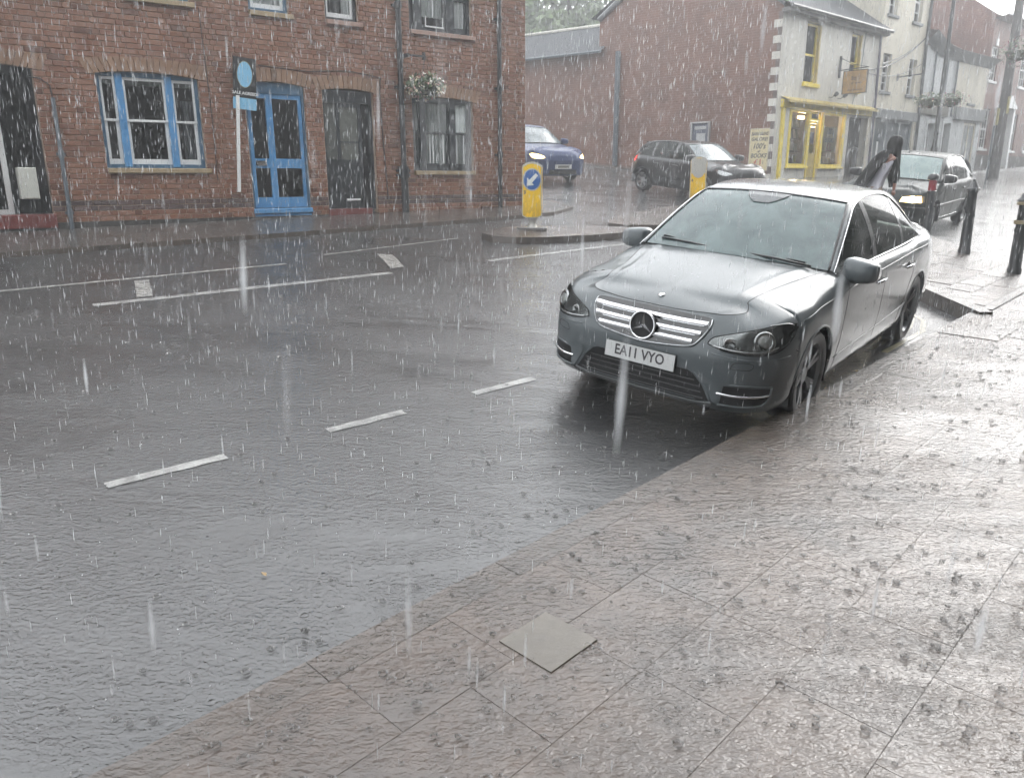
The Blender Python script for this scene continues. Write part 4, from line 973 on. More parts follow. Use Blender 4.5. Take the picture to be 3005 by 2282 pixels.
# hanging baskets of flowers
M_petal = [simple('petal_%d' % i, c, .6, var=.1) for i, c in enumerate(((.75, .72, .66), (.70, .62, .45), (.60, .35, .33), (.22, .035, .045), (.30, .05, .10)))]
M_bleaf = M_leafs[2]
def basket(name, loc, rad, seed, label, petals, n=260, group=None, chain=.3, flat=.62):
    rg = random.Random(seed); B = empty(name, loc, 0, label, 'hanging basket', group)
    MB().lathe([(.02, -rad*.55), (rad*.45, -rad*.42), (rad*.62, -rad*.05), (rad*.6, 0)], 14).obj('bowl', simple('moss_liner', (.05, .055, .03), .9), B)
    mb = MB()
    for k in range(n):
        d = Vector((rg.gauss(0, 1), rg.gauss(0, 1), rg.gauss(0, .8))).normalized()*rad*rg.uniform(.45, 1.02); p = Vector((d.x, d.y, d.z*flat-.03*rg.random()))
        u = Vector((rg.uniform(-1, 1), rg.uniform(-1, 1), rg.uniform(-1, 1))).normalized(); v = u.orthogonal().normalized(); s = rg.uniform(.025, .055)
        mb.add([p-u*s, p+v*s*.6, p+u*s, p-v*s*.6], [(0, 1, 2, 3)])
    mb.obj('leaves', M_bleaf, B, fix=False, kind='stuff')
    mb = MB()
    for k in range(int(n*.55)):
        d = Vector((rg.gauss(0, 1), rg.gauss(0, 1), rg.gauss(0, .8))).normalized()*rad*rg.uniform(.85, 1.12); p = Vector((d.x, d.y, d.z*flat-.05*rg.random())); s = rg.uniform(.014, .03); mi = rg.randrange(len(petals))
        M = Matrix.Translation(p)@Matrix.Rotation(rg.uniform(0, 3), 4, Vector((rg.random(), rg.random(), rg.random())).normalized())
        q = [M@Vector((s*math.cos(a*1.2566)*(1 if a % 1 == 0 else .4), s*math.sin(a*1.2566), .004*(a % 2))) for a in range(5)]
        mb.add(q+[p+d.normalized()*s*.5], [(i, (i+1) % 5, 5) for i in range(5)], mi)
    mb.obj('flowers', petals, B, fix=False, kind='stuff')
    mb = MB()
    for a in range(3): mb.tube([(rad*.55*math.cos(a*2.09), rad*.55*math.sin(a*2.09), .0), (0, 0, chain)], .004, 4)
    mb.obj('chains', M_iron, B)
    return B
def onA(s, y, z): return Vector((-3.79+math.cos(R(35.7))*s-math.sin(R(35.7))*y, 13.05+math.sin(R(35.7))*s+math.cos(R(35.7))*y, z))
basket('hanging_basket', onA(2.62, -.32, 3.33), .34, 3, 'white and pink flower basket on the brick terrace drainpipe', M_petal[:3], 420, chain=.48)
basket('hanging_basket', (13.35, 26.0, 4.16), .48, 4, 'flower basket on the left arm of the slim lamp post', [M_petal[0], M_petal[3], M_petal[1]], 300, chain=.3, flat=.5)
basket('hanging_basket', (14.15, 26.25, 4.2), .48, 5, 'flower basket on the right arm of the slim lamp post', [M_petal[0], M_petal[3], M_petal[4]], 300, chain=.3, flat=.5)
basket('hanging_basket', (17.9, 29.3, 6.05), .62, 6, 'red and white flower basket on the telegraph pole', [M_petal[3], M_petal[0], M_petal[4], M_petal[3]], 420, chain=.5, flat=.8)
MB().tube([(17.9, 29.3, 6.55), (18.3, 30.1, 6.6), (18.75, 31.0, 6.5)], .02, 6).obj('basket_arm', M_iron, None, label='iron arm holding the red flower basket out from the telegraph pole', cat='bracket')

# ------------------------------------------------------------------ bollards
def iron_bollard(u, v, label, red=False, group='black cast bollards on the paved corner'):
    B = empty('bollard', W(u, v, out_z(u, v)), 0, label, 'bollard', group)
    if red:
        MB().lathe([(.085, -.1), (.085, .06), (.068, .09), (.060, .70), (.072, .715), (.072, .74), (.06, .75)], 20).obj('shaft', M_iron, B, smooth=True, angle=R(30))
        MB().lathe([(.06, .75), (.06, .915)], 20).obj('red_band', simple('red_reflector', (.30, .02, .03), .3, coat=.5), B, smooth=True)
        MB().lathe([(.06, .915), (.09, .925), (.092, .95), (.08, .985), (.05, 1.015), (.0, 1.025)], 20).obj('cap', M_iron, B, smooth=True, angle=R(30))
    else:
        MB().lathe([(.085, -.1), (.085, .05), (.075, .07), (.062, .86), (.07, .875), (.07, .9)], 20).obj('shaft', M_iron, B, smooth=True, angle=R(30))
        MB().lathe([(.07, .9), (.092, .91), (.092, .925), (.06, .955), (.045, 1.0), (.026, 1.02), (.022, 1.035), (.026, 1.05), (.0, 1.065)], 20).obj('cap', M_iron, B, smooth=True, angle=R(30))
        MB().lathe([(.070, .52), (.073, .53), (.073, .56), (.070, .57)], 20).obj('ring', M_iron, B, smooth=True)
    return B
iron_bollard(12.95, 3.3, 'black bollard with a pointed cap, middle of the three'); iron_bollard(14.15, 4.21, 'black bollard with a red band beside the dark green car', True)
b = iron_bollard(11.84, 2.4, 'black bollard with pale rings cut by the picture edge')
MB().lathe([(.088, .62), (.092, .63), (.092, .66), (.088, .67)], 20).obj('pale_band', simple('buff_band', (.3, .25, .15), .5), b); MB().lathe([(.088, .86), (.092, .87), (.092, .89), (.088, .9)], 20).obj('pale_band', MATS['buff_band'], b)
sb = empty('bollard', (11.75, 27.55, gz(11.75, 27.55)+.05), 0, 'small dark bollard in front of the bookshop passage', 'bollard')
MB().lathe([(.12, -.05), (.1, .1), (.09, .85), (.13, .88), (.13, .95), (.0, 1.0)], 14).obj('shaft', M_iron, sb, smooth=True, angle=R(40))

# illuminated keep-left bollards
def beacon(u, v, num, label, arrow, rz):
    B = empty('traffic_bollard', W(u, v, road_z(u, v)+.10), rz, label, 'traffic bollard', 'yellow traffic bollards on the islands')
    hw, dp = .155, .10
    M_yb = MATS.get('bollard_yellow')
    if not M_yb:
        M_yb, nt, bs = new_mat('bollard_yellow'); o = objc(nt); sp = N(nt, 'ShaderNodeSeparateXYZ'); nt.links.new(o, sp.inputs[0])
        f = noise_tex(nt, mapping(nt, o, (1, 1, .35)), 14, 5, .65, 1.2)
        low = mth(nt, 'MULTIPLY', mth(nt, 'SUBTRACT', .55, sp.outputs[2], clamp=True), 1.6)
        dirt = mth(nt, 'MULTIPLY', low, mth(nt, 'GREATER_THAN', f, .5), clamp=True)
        nt.links.new(mixc(nt, dirt, (.92, .58, .015), (.42, .26, .03)), bs.inputs['Base Color']); bs.inputs['Roughness'].default_value = .3; bs.inputs['Coat Weight'].default_value = .4
    M_gb = MATS.get('bollard_grey') or simple('bollard_grey', (.50, .49, .45), .4, var=.08, coat=.3)
    def outline(hw, z0, z1, cut, rise, n=14):
        pts = [(-hw+cut, z0), (hw-cut, z0), (hw, z0+cut*.55)]
        for i in range(n+1):
            t = 1-2*i/n; pts.append((hw*.98*t, z1-rise*t*t))
        pts.append((-hw, z0+cut*.55)); return pts
    MB().prism(outline(hw, .17, 1.03, .06, .055), -dp, dp).obj('body', M_gb, B, smooth=False)
    MB().prism(outline(hw-.014, .185, 1.0, .055, .05), -dp-.006, -dp+.01).obj('front_panel', M_yb, B)
    MB().box(hw-.002, hw+.004, -dp+.03, dp-.02, .24, .95).obj('side_panel', M_yb, B)
    MB().box(-hw-.004, -hw+.002, -dp+.03, dp-.02, .24, .95).obj('side_panel', M_yb, B)
    mb = MB(); mb.lathe([(.10, 0), (.085, .02), (.062, .08), (.062, .12), (.09, .165), (.10, .18)], 18); mb.obj('stem', M_gb, B, smooth=True, angle=R(40))
    MB().box(-.24, .24, -.18, .18, -.02, .018).obj('base_plate', simple('base_plate_grey', (.16, .155, .15), .5), B)
    disc = lambda r, y0, y1: MB().prism([(r*math.cos(a*math.pi/20), .76+r*1.16*math.sin(a*math.pi/20)) for a in range(40)], y0, y1)
    if arrow:
        disc(.148, -dp-.011, -dp-.0062).obj('disc_rim', M_gb, B); disc(.132, -dp-.014, -dp-.0115).obj('blue_disc', simple('sign_blue', (.03, .12, .36), .3, var=.1, coat=.4), B)
        ca = R(225); c, s_ = math.cos(ca), math.sin(ca)
        poly = [(.115, 0), (.03, .075), (.03, .03), (-.11, .026), (-.11, -.026), (.03, -.03), (.03, -.075)]
        mb = MB(); mb.prism([(x*c-z*s_, .755+(x*s_+z*c)*1.08) for x, z in poly], -dp-.0165, -dp-.0142); mb.obj('arrow', simple('sign_white', (.72, .74, .70), .35), B)
    else:
        disc(.125, -dp-.013, -dp-.0062).obj('blank_disc', M_gb, B)
        mb = MB(); mb.prism([(-hw+.02, .70), (hw-.02, .70), (hw-.016, .96), (.07, .99), (-.07, .99), (-hw+.016, .96)], -dp-.0085, -dp-.0064); mb.obj('blank_plate', M_gb, B)
    lettering(num, .075, M_ink, B, (-.115, -dp-.0075, .565), (R(90), 0, 0), 'number', 0, 1, .003)
    return B
beacon(9.25, 8.62, '3', 'yellow keep-left bollard with blue arrow disc and number 3', True, R(-4))
beacon(14.15, 8.6, '4', 'yellow bollard with blank grey disc and number 4 behind the silver car', False, R(-14))
# ------------------------------------------------------------------ cars
def catmull(P, n):
    "points through P, n steps between neighbours; P is a list of equal-length tuples"
    out = []; m = len(P)
    for i in range(m-1):
        p0, p1, p2, p3 = P[max(i-1, 0)], P[i], P[i+1], P[min(i+2, m-1)]
        for k in range(n):
            t = k/n; t2, t3 = t*t, t*t*t
            out.append(tuple(.5*((2*b)+(-a+c)*t+(2*a-5*b+4*c-d)*t2+(-a+3*b-3*c+d)*t3) for a, b, c, d in zip(p0, p1, p2, p3)))
    out.append(tuple(P[-1])); return out
def interp(x, tab):
    "piecewise linear table lookup"
    if x <= tab[0][0]: return tab[0][1]
    for (a, b), (c, d) in zip(tab, tab[1:]):
        if x <= c: return b+(d-b)*(x-a)/(c-a)
    return tab[-1][1]
def clip_up(col, zb):
    "keep the part of a bottom-to-top column above zb, resampled to the same count"
    n = len(col)
    if col[0][2] >= zb: return col
    k = 0
    while k < n-1 and col[k+1][2] < zb: k += 1
    a, b = col[k], col[k+1]; t = (zb-a[2])/max(1e-6, b[2]-a[2]); st = a.lerp(b, t); pts = [st]+col[k+1:]
    L = [0]
    for p, q in zip(pts, pts[1:]): L.append(L[-1]+(q-p).length)
    out = []
    for i in range(n):
        d = L[-1]*i/(n-1); j = 0
        while j < len(L)-2 and L[j+1] < d: j += 1
        out.append(pts[j].lerp(pts[j+1], (d-L[j])/max(1e-9, L[j+1]-L[j])))
    return out
def grid_mesh(mb, cols, mi=0, skip=None):
    n = len(cols[0]); b = len(mb.v); mb.v += [tuple(p) for c in cols for p in c]
    for i in range(len(cols)-1):
        for j in range(n-1):
            if skip and skip(cols[i][j], cols[i+1][j+1]): continue
            mb.f.append((b+i*n+j, b+(i+1)*n+j, b+(i+1)*n+j+1, b+i*n+j+1)); mb.m.append(mi)

def paint(name, col, metal=.6, rough=.32, drops=.08, coat=1.0, ior=1.5):
    m, nt, b = new_mat(name); o = objc(nt)
    f = noise_tex(nt, o, 380, 2, .5)
    nt.links.new(mixc(nt, .25, col, ramp(nt, f, [(.3, tuple(x*.6 for x in col)), (.7, tuple(min(1, x*1.4) for x in col))])), b.inputs['Base Color'])
    b.inputs['Metallic'].default_value = metal; b.inputs['Roughness'].default_value = rough
    b.inputs['Coat Weight'].default_value = coat; b.inputs['Coat IOR'].default_value = ior
    h = noise_tex(nt, o, 130, 3, .6, .3); vo = N(nt, 'ShaderNodeTexVoronoi'); vo.inputs['Scale'].default_value = 150; nt.links.new(o, vo.inputs['Vector'])
    hh = mth(nt, 'ADD', h, mth(nt, 'MULTIPLY', mth(nt, 'SUBTRACT', .35, vo.outputs['Distance'], clamp=True), 2.0))
    nt.links.new(bump(nt, hh, drops, .004), b.inputs['Coat Normal']); b.inputs['Coat Roughness'].default_value = .06
    return m
M_silver = paint('silver_grey_paint', (.082, .098, .104), .12, .42, ior=1.36)
M_trim = simple('black_trim', (.014, .015, .016), .35, var=.3, scale=20, coat=.3)
M_gloss = simple('gloss_black', (.008, .009, .01), .12, coat=1.0)
M_rubber = simple('tyre_rubber', (.016, .016, .017), .6, var=.3, scale=14, coat=.25)
M_alloy = simple('alloy_wheel', (.36, .37, .38), .28, .9, var=.15, coat=.3)
M_disc = simple('brake_disc', (.10, .09, .085), .4, .8)
M_seam = simple('seam_shadow', (.006, .006, .007), .8)  # matte near-black, painted in for the shade of gaps and openings
def screen_mat(name, a, b_, rough=.10):
    "misted windscreen with rain on it"
    m, nt, b = new_mat(name); o = objc(nt)
    f = noise_tex(nt, mapping(nt, o, (1, 1, .5)), 4.5, 5, .6, .8)
    nt.links.new(ramp(nt, f, [(.3, a), (.7, b_)]), b.inputs['Base Color']); b.inputs['Roughness'].default_value = rough; b.inputs['Specular IOR Level'].default_value = .7
    h = noise_tex(nt, mapping(nt, o, (1, 1, .4)), 60, 3, .6, .5)
    nt.links.new(bump(nt, h, .12, .006), b.inputs['Normal'])
    return m
M_screen = screen_mat('misted_windscreen', (.055, .085, .087), (.125, .175, .175))
M_sidegl = glassy('tinted_side_glass', (.02, .028, .024), .04, .45, (.5, .58, .53))
M_lens = glassy('clear_lens', (.05, .05, .05), .03, .06, (.93, .95, .95))
M_reflector = simple('lamp_reflector', (.32, .33, .33), .15, 1.0, var=.1)
M_lampdark = simple('lamp_housing', (.30, .305, .30), .2, .8, var=.5, scale=14, coat=.4)
M_seat = simple('seat_cloth', (.03, .03, .032), .9)
def lit(name, col, s):
    m, nt, b = new_mat(name); b.inputs['Base Color'].default_value = (*col, 1); b.inputs['Emission Color'].default_value = (*col, 1); b.inputs['Emission Strength'].default_value = s; return m

class Car:
    "body built in the car's own frame: x forward from the front axle, y to its left, z up"
    def __init__(s, name, label, group=None):
        s.root = empty(name, (0, 0, 0), 0, label, 'car', group); s.bvh = None
    def place(s, x, y, az, dz=0.0):
        h = R(az); a, b = .035, .095
        gx, gy = a*UD.x+b*VD.x, a*UD.y+b*VD.y
        n = Vector((-gx, -gy, 1)).normalized(); d = Vector((math.sin(h), math.cos(h), 0)); fw = (d-n*d.dot(n)).normalized(); l = n.cross(fw)
        u, v = to_uv(x, y)
        M = Matrix((fw, l, n)).transposed().to_4x4(); M.translation = Vector((x, y, road_z(u, v)+dz)); s.root.matrix_world = M
        s.M = M
    def skirt(s, plan, levels, wheels, arch_r, mat, sub=10, lsub=5, holes=None, wz=.325):
        "plan: (x, y) round the half outline; levels: per plan point a list of (z, inset)"
        P = catmull(plan, sub); nl = len(levels[0]); Ld = catmull([tuple(q for lv in L for q in lv) for L in levels], sub)
        cols = []
        for i, (x, y) in enumerate(P):
            a, b = P[max(0, i-1)], P[min(len(P)-1, i+1)]; t = Vector((b[0]-a[0], b[1]-a[1])).normalized(); n = Vector((t.y, -t.x))
            if i == 0: n = Vector((1, 0))
            if i == len(P)-1: n = Vector((-1, 0))
            ctrl = []
            for k in range(nl):
                z, ins = Ld[i][2*k], Ld[i][2*k+1]; yy = max(0.0, y-n.y*ins) if i not in (0, len(P)-1) else 0
                ctrl.append((x-n.x*ins, yy, z))
            col = [Vector(p) for p in catmull(ctrl, lsub)]
            for wx in wheels:
                if y > .5 and abs(x-wx) < arch_r: col = clip_up(col, wz+math.sqrt(max(0, arch_r**2-(x-wx)**2)))
            cols.append(col)
        s.cols = cols
        full = [[Vector((p.x, -p.y, p.z)) for p in c] for c in reversed(cols)][:-1]+cols
        vs = [p for c in full for p in c]; m = len(cols[0]); fs = [(i*m+j, (i+1)*m+j, (i+1)*m+j+1, i*m+j+1) for i in range(len(full)-1) for j in range(m-1)]
        s.bvh = BVHTree.FromPolygons(vs, fs)
        def skip(p, q):
            c = (p+q)/2
            return holes is not None and any(inside((abs(c.y), c.z), h) and c.x > hx for h, hx in holes)
        mb = MB(); grid_mesh(mb, full, 0, skip); s.body = mb.obj('body', mat, s.root, smooth=True, angle=R(50), fix=True)
        # dark arches and floor
        mb = MB()
        for wx in wheels:
            for sg in (1, -1):
                prof = [(arch_r*math.cos(a*math.pi/14), wz+arch_r*math.sin(a*math.pi/14)) for a in range(15)]
                prof = [(arch_r, .2)]+prof+[(-arch_r, .2)]
                vs = [(wx+p, sg*.86, z) for p, z in prof]+[(wx+p, sg*.45, z) for p, z in prof]; k = len(prof)
                mb.add(vs, [(i, i+1, k+i+1, k+i) for i in range(k-1)]); mb.add([(wx+p, sg*.45, z) for p, z in prof], [tuple(range(k))])
        xs = [p[0] for p in plan]; mb.box(min(xs)+.25, max(xs)-.2, -.72, .72, .2, .24)
        mb.obj('underbody', M_trim, s.root)
        return cols
    def cast(s, p, d):
        h = s.bvh.ray_cast(Vector(p)-Vector(d)*2, Vector(d)); return (h[0], h[1]) if h[0] is not None else (None, None)
    def patch(s, pts, d, off, mat, name, parent=None, step=.02, mirror=True, label=None, sm=True, flat=None):
        "fill a closed outline of 3-d points, seen along d, and lay it on the body"
        d = Vector(d).normalized(); e1 = Vector((0, 0, 1)).cross(-d).normalized(); e2 = (-d).cross(e1)
        poly = [(Vector(p).dot(e1), Vector(p).dot(e2)) for p in pts]; dense = []
        for (a, b) in zip(poly, poly[1:]+poly[:1]):
            L = math.hypot(b[0]-a[0], b[1]-a[1]); n = max(1, int(L/step)); dense += [(a[0]+(b[0]-a[0])*i/n, a[1]+(b[1]-a[1])*i/n) for i in range(n)]
        xs = [p[0] for p in dense]; zs = [p[1] for p in dense]; inn = []
        x = min(xs)+step
        while x < max(xs):
            z = min(zs)+step
            while z < max(zs):
                if inside((x, z), dense) and min(math.hypot(x-q[0], z-q[1]) for q in dense) > step*.5: inn.append((x, z))
                z += step
            x += step
        n = len(dense); r = delaunay_2d_cdt([Vector(p) for p in dense+inn], [], [list(range(n))], 1, 1e-6)
        vs = []; mid = Vector(pts[0])
        for p in r[0]:
            q0 = e1*p.x+e2*p.y+d*mid.dot(d)
            if flat is not None: vs.append(q0+d*flat); continue
            hit, no = s.cast(q0, d)
            if hit is None: hit, no = q0, -d
            if no.dot(d) > 0: no = -no
            vs.append(hit-d*off*.5+no*off*.5)
        out = []
        for sg in ((1, -1) if mirror else (1,)):
            mb = MB(); mb.add([(v.x, sg*v.y, v.z) for v in vs], [tuple(f) if sg > 0 else tuple(f)[::-1] for f in r[2]])
            o = mb.obj(name, mat, parent or s.root, smooth=sm, fix=False)
            if label: o['label'] = label
            out.append(o)
        return out
    def line(s, pts, d, w, off, mat, name='seam', mirror=True, closed=False, parent=None, r=None, smooth_n=5):
        "thin bead or shadow line following the body"
        if closed: pts = list(pts)+[pts[0]]
        P = []; C_ = catmull([tuple(p) for p in pts], smooth_n)
        d = Vector(d).normalized()
        for p in C_:
            hit, no = s.cast(Vector(p), d)
            if hit is None: continue
            if no.dot(d) > 0: no = -no
            P.append(hit+no*off)
        for sg in ((1, -1) if mirror else (1,)):
            MB().tube([(p.x, sg*p.y, p.z) for p in P], w/2, 6).obj(name, mat, parent or s.root, smooth=True)
    def wheel(s, x, y, r, w, sg, spokes=5, mat=None, twin=True, steer=0.0):
        o = empty('wheel', (x, sg*y, r), 0); o.parent = s.root
        o.rotation_euler = (R(-90) if sg > 0 else R(90), 0, steer)
        # local z points outward
        T = MB(); T.lathe([(r*.70, -w*.5), (r*.92, -w*.5), (r*.985, -w*.36), (r, -w*.2), (r, w*.2), (r*.985, w*.36), (r*.92, w*.49), (r*.78, w*.5), (r*.70, w*.46)], 36); T.obj('tyre', M_rubber, o, smooth=True, angle=R(40))
        rim = MB(); rr = r*.70
        rim.lathe([(rr, -w*.45), (rr*.93, -w*.3), (rr*.93, w*.35), (rr, w*.46), (rr*1.03, w*.47)], 36)
        rim.lathe([(0, w*.30), (.055, w*.31), (.065, w*.25), (.07, w*.1)], 16)
        for k in range(spokes):
            a0 = 2*math.pi*k/spokes
            for da in ((-.16, .16) if twin else (0,)):
                a = a0+da; wd = .016 if twin else .03
                e = Vector((math.cos(a), math.sin(a), 0)); t = Vector((-math.sin(a), math.cos(a), 0)); b0, b1 = e*.045+t*(-da*.05), e*rr*.97
                vs = []
                for (p, z, ww) in ((b0, w*.30, wd*.9), (b1, w*.40, wd*1.1)):
                    for (sx, zz) in ((-1, z), (1, z), (1, z-.045), (-1, z-.045)): vs.append(p+t*sx*ww+Vector((0, 0, zz)))
                rim.add(vs, [(0, 1, 5, 4), (1, 2, 6, 5), (2, 3, 7, 6), (3, 0, 4, 7)])
        rim.obj('rim', mat or M_alloy, o, smooth=True, angle=R(30))
        D = MB(); D.lathe([(0, .0), (rr*.72, .0), (rr*.72, -.02), (0, -.02)], 24); D.obj('brake_disc', M_disc, o)
        MB().lathe([(rr*.92, -w*.44), (0, -w*.44)], 24).obj('wheel_back', M_trim, o)
        return o
    def wheels(s, xf, xr, y, r, w, **k):
        for x in (xf, xr):
            for sg in (1, -1): s.wheel(x, y-w/2, r, w, sg, **k)
    def cabin(s, tab, mats, xs_screen, xs_rear, pillars, sub=6, crown=.02, bulge=None, chrome=True, roofmat=None, glassmat=None):
        """tab rows: x, yb, zb, yr, zr, ye, ze, dxc, zm - belt, rail and screen-edge points, then the middle of the car (shifted dxc)"""
        T = catmull(tab, sub); root = s.root
        ribs = []
        for (x, yb, zb, yr, zr, ye, ze, dxc, zm) in T:
            side = [Vector((x, yb+(yr-yb)*t+.025*math.sin(math.pi*t), zb+(zr-zb)*t)) for t in [i/6 for i in range(7)]]
            pil = [Vector((x, yr+(ye-yr)*t+.006*math.sin(math.pi*t), zr+(ze-zr)*t+.004*math.sin(math.pi*t))) for t in (0, .33, .67, 1)]
            top = []
            for i in range(10):
                t = i/9; y = ye*(1-t); q = 1-(y/ye)**2 if ye > 0 else 1; top.append(Vector((x+dxc*q, y, ze+(zm-ze)*q)))
            ribs.append((side, pil, top))
        def strip(name, mat, get, cond, both=True):
            runs = []; cur = []
            for i, (row, rb) in enumerate(zip(T, ribs)):
                if cond(row[0]): cur.append(get(rb))
                elif cur:
                    runs.append(cur); cur = []
            if cur: runs.append(cur)
            res = []
            for run in runs:
                if len(run) < 2: continue
                for sg in (1, -1):
                    mb = MB(); grid_mesh(mb, [[Vector((p.x, sg*p.y, p.z)) for p in c] for c in run]); res.append(mb.obj(name, mat, root, smooth=True))
            return res
        paintm, glassm, screenm = mats
        def cut(x): return any(a <= x <= b for a, b in pillars)
        # side glass as whole runs between pillars; cut exactly at pillar edges by resampling
        def at(x):
            for r0, r1, b0, b1 in zip(T, T[1:], ribs, ribs[1:]):
                if r1[0] <= x <= r0[0]:
                    t = (r0[0]-x)/max(1e-9, r0[0]-r1[0]); return tuple([p.lerp(q, t) for p, q in zip(u_, v_)] for u_, v_ in zip(b0, b1))
            return ribs[0] if x > T[0][0] else ribs[-1]
        def runs(a, b, n, get):
            return [get(at(a+(b-a)*i/n)) for i in range(n+1)]
        def put(name, mat, cols, sm=True):
            for sg in (1, -1):
                mb = MB(); grid_mesh(mb, [[Vector((p.x, sg*p.y, p.z)) for p in c] for c in cols]); mb.obj(name, mat, root, smooth=sm)
        xa, xz = T[0][0], T[-1][0]
        edges = [xa]+[e for p in pillars for e in p]+[xz]
        for (a, b) in zip(edges[0::2], edges[1::2]): put('side_window', glassm, runs(a, b, max(3, int(abs(a-b)/.05)), lambda r: r[0]))
        for (a, b) in pillars: put('pillar_trim', M_gloss, runs(a, b, 3, lambda r: [p+Vector((0, .003, 0)) for p in r[0]]))
        put('roof_rail', paintm, runs(xa, xz, 60, lambda r: r[1]))
        x1, x2 = xs_screen, xs_rear
        def whole(name, mat, a, b, n):
            mb = MB(); cols = [[Vector((p.x, -p.y, p.z)) for p in at(a+(b-a)*i/n)[2]][:-1]+at(a+(b-a)*i/n)[2][::-1] for i in range(n+1)]
            grid_mesh(mb, cols); return mb.obj(name, mat, root, smooth=True)
        s.screen = whole('windscreen', screenm, xa, x1, 16); whole('roof', paintm, x1, x2, 26); whole('rear_window', glassm, x2, xz, 12)
        s.at = at
        def bead(name, mat, pts, r, mir=True):
            for sg in ((1, -1) if mir else (1,)): MB().tube([(p.x, sg*p.y, p.z) for p in pts], r, 6).obj(name, mat, root, smooth=True)
        s.bead = bead
        bead('window_trim', M_chrome if chrome else M_trim, [r[0]+Vector((0, .006, 0)) for r in [at(xa+(xz-xa)*i/50)[0] for i in range(51)]], .007 if chrome else .006)
        bead('window_trim', M_chrome if chrome else M_trim, [r[-1]+Vector((0, .006, 0)) for r in [at(xa+(xz-xa)*i/50)[0] for i in range(51)]], .006 if chrome else .005)
        bead('screen_seal', M_trim, [r[0]+Vector((0, -.004, .003)) for r in [at(xa+(x1-xa)*i/20)[2] for i in range(21)]], .009)
        a = at(x1)[2]; bead('screen_seal', M_trim, [p+Vector((.0, 0, .002)) for p in a], .009)
        # seats and dash, dimly seen
        mb = MB()
        for sg in (1, -1):
            for xx in (xa-1.15, xa-2.0):
                mb.box(xx-.1, xx+.08, sg*.36-.24, sg*.36+.24, .45, 1.02); mb.box(xx-.07, xx+.03, sg*.36-.12, sg*.36+.12, 1.04, 1.2); mb.box(xx, xx+.45, sg*.36-.24, sg*.36+.24, .4, .52)
        mb.box(xa-.55, xa-.1, -.7, .7, .7, .9); mb.obj('seats', M_seat, root)
        mb = MB(); mb.box(xz+.1, xa-.05, -.74, .74, .3, .32); mb.obj('cabin_floor', M_seat, root)
def mirror_shell(sx, sy, sz, n=14, m=10):
    vs = []; fs = []
    for j in range(m+1):
        ph = -math.pi/2+math.pi*j/m
        for i in range(n):
            th = 2*math.pi*i/n; c = lambda a: math.copysign(abs(math.cos(a))**.5, math.cos(a)); s_ = lambda a: math.copysign(abs(math.sin(a))**.5, math.sin(a))
            x = c(ph)*c(th)*sx; y = c(ph)*s_(th)*sy; z = s_(ph)*sz
            if x < 0: x *= .35
            z *= 1-.18*(y/sy); vs.append((x, y, z))
    for j in range(m):
        for i in range(n): fs.append((j*n+i, j*n+(i+1) % n, (j+1)*n+(i+1) % n, (j+1)*n+i))
    return vs, fs
def door_mirror(car, x, y, z, mat, s=1.0):
    for sg in (1, -1):
        o = empty('door_mirror', (x, sg*y, z), 0); o.parent = car.root
        vs, fs = mirror_shell(.115*s, .125*s, .085*s)
        mb = MB(); mb.add([(a, b*sg+sg*.02, c) for a, b, c in vs], fs); mb.obj('housing', mat, o, smooth=True, angle=R(60))
        MB().box(-.05, .04, min(-sg*.2, sg*-.02), max(-sg*.2, sg*-.02), -.075, -.045).obj('stalk', M_trim, o)
        MB().add([(-.041, sg*.02-.09, -.06), (-.041, sg*.02+.09, -.06), (-.041, sg*.02+.09, .055), (-.041, sg*.02-.09, .055)], [(0, 1, 2, 3)]).obj('glass', M_chrome, o)
        MB().tube([(.085, sg*-.03, -.045), (.075, sg*.06, -.045), (.03, sg*.13, -.04)], .009, 6).obj('indicator', M_reflector, o)

# ---- the silver saloon
C = Car('silver_saloon', 'silver grey saloon parked at the kerb, nose towards the viewer'); 
C.place(1.335, 5.62, 218.8, 0.0)
plan = [(.815, 0), (.813, .17), (.804, .35), (.780, .54), (.718, .705), (.600, .815), (.43, .867), (.2, .880), (0, .885), (-.35, .885), (-.8, .885), (-1.4, .885), (-2.0, .885), (-2.45, .885), (-2.76, .885), (-3.1, .875), (-3.4, .845), (-3.62, .76), (-3.74, .55), (-3.78, .28), (-3.79, 0)]
def LV(*a): return [(a[2*i], a[2*i+1]) for i in range(len(a)//2)]
L_f0 = LV(.20, .075, .255, .015, .33, .02, .43, .008, .54, .0, .60, .012, .68, .035, .755, .075, .785, .115)
L_f1 = LV(.20, .075, .255, .015, .33, .02, .43, .008, .54, .0, .60, .012, .68, .035, .755, .075, .785, .115)
L_f2 = LV(.20, .07, .255, .01, .33, .015, .43, .006, .54, .0, .60, .012, .68, .04, .755, .085, .79, .13)
L_f3 = LV(.20, .07, .255, .01, .33, .01, .43, .004, .54, .0, .60, .014, .68, .05, .75, .11, .795, .17)
L_f4 = LV(.20, .065, .255, .01, .33, .01, .43, .002, .54, .0, .60, .014, .68, .05, .75, .11, .812, .27)
L_f5 = LV(.20, .06, .255, .015, .33, .01, .43, .0, .54, .0, .61, .014, .69, .045, .765, .10, .838, .32)
L_f6 = LV(.20, .06, .26, .02, .34, .01, .45, .0, .56, .0, .64, .008, .72, .03, .80, .09, .865, .335)
L_w0 = LV(.19, .06, .27, .025, .38, .01, .50, .0, .62, .0, .71, .002, .78, .02, .84, .09, .888, .32)
L_w = LV(.19, .06, .27, .025, .38, .01, .50, .0, .62, .0, .71, .002, .79, .02, .86, .085, .912, .285)
L_a = LV(.18, .07, .27, .03, .38, .012, .50, .0, .62, .0, .74, .002, .84, .012, .912, .06, .952, .19)
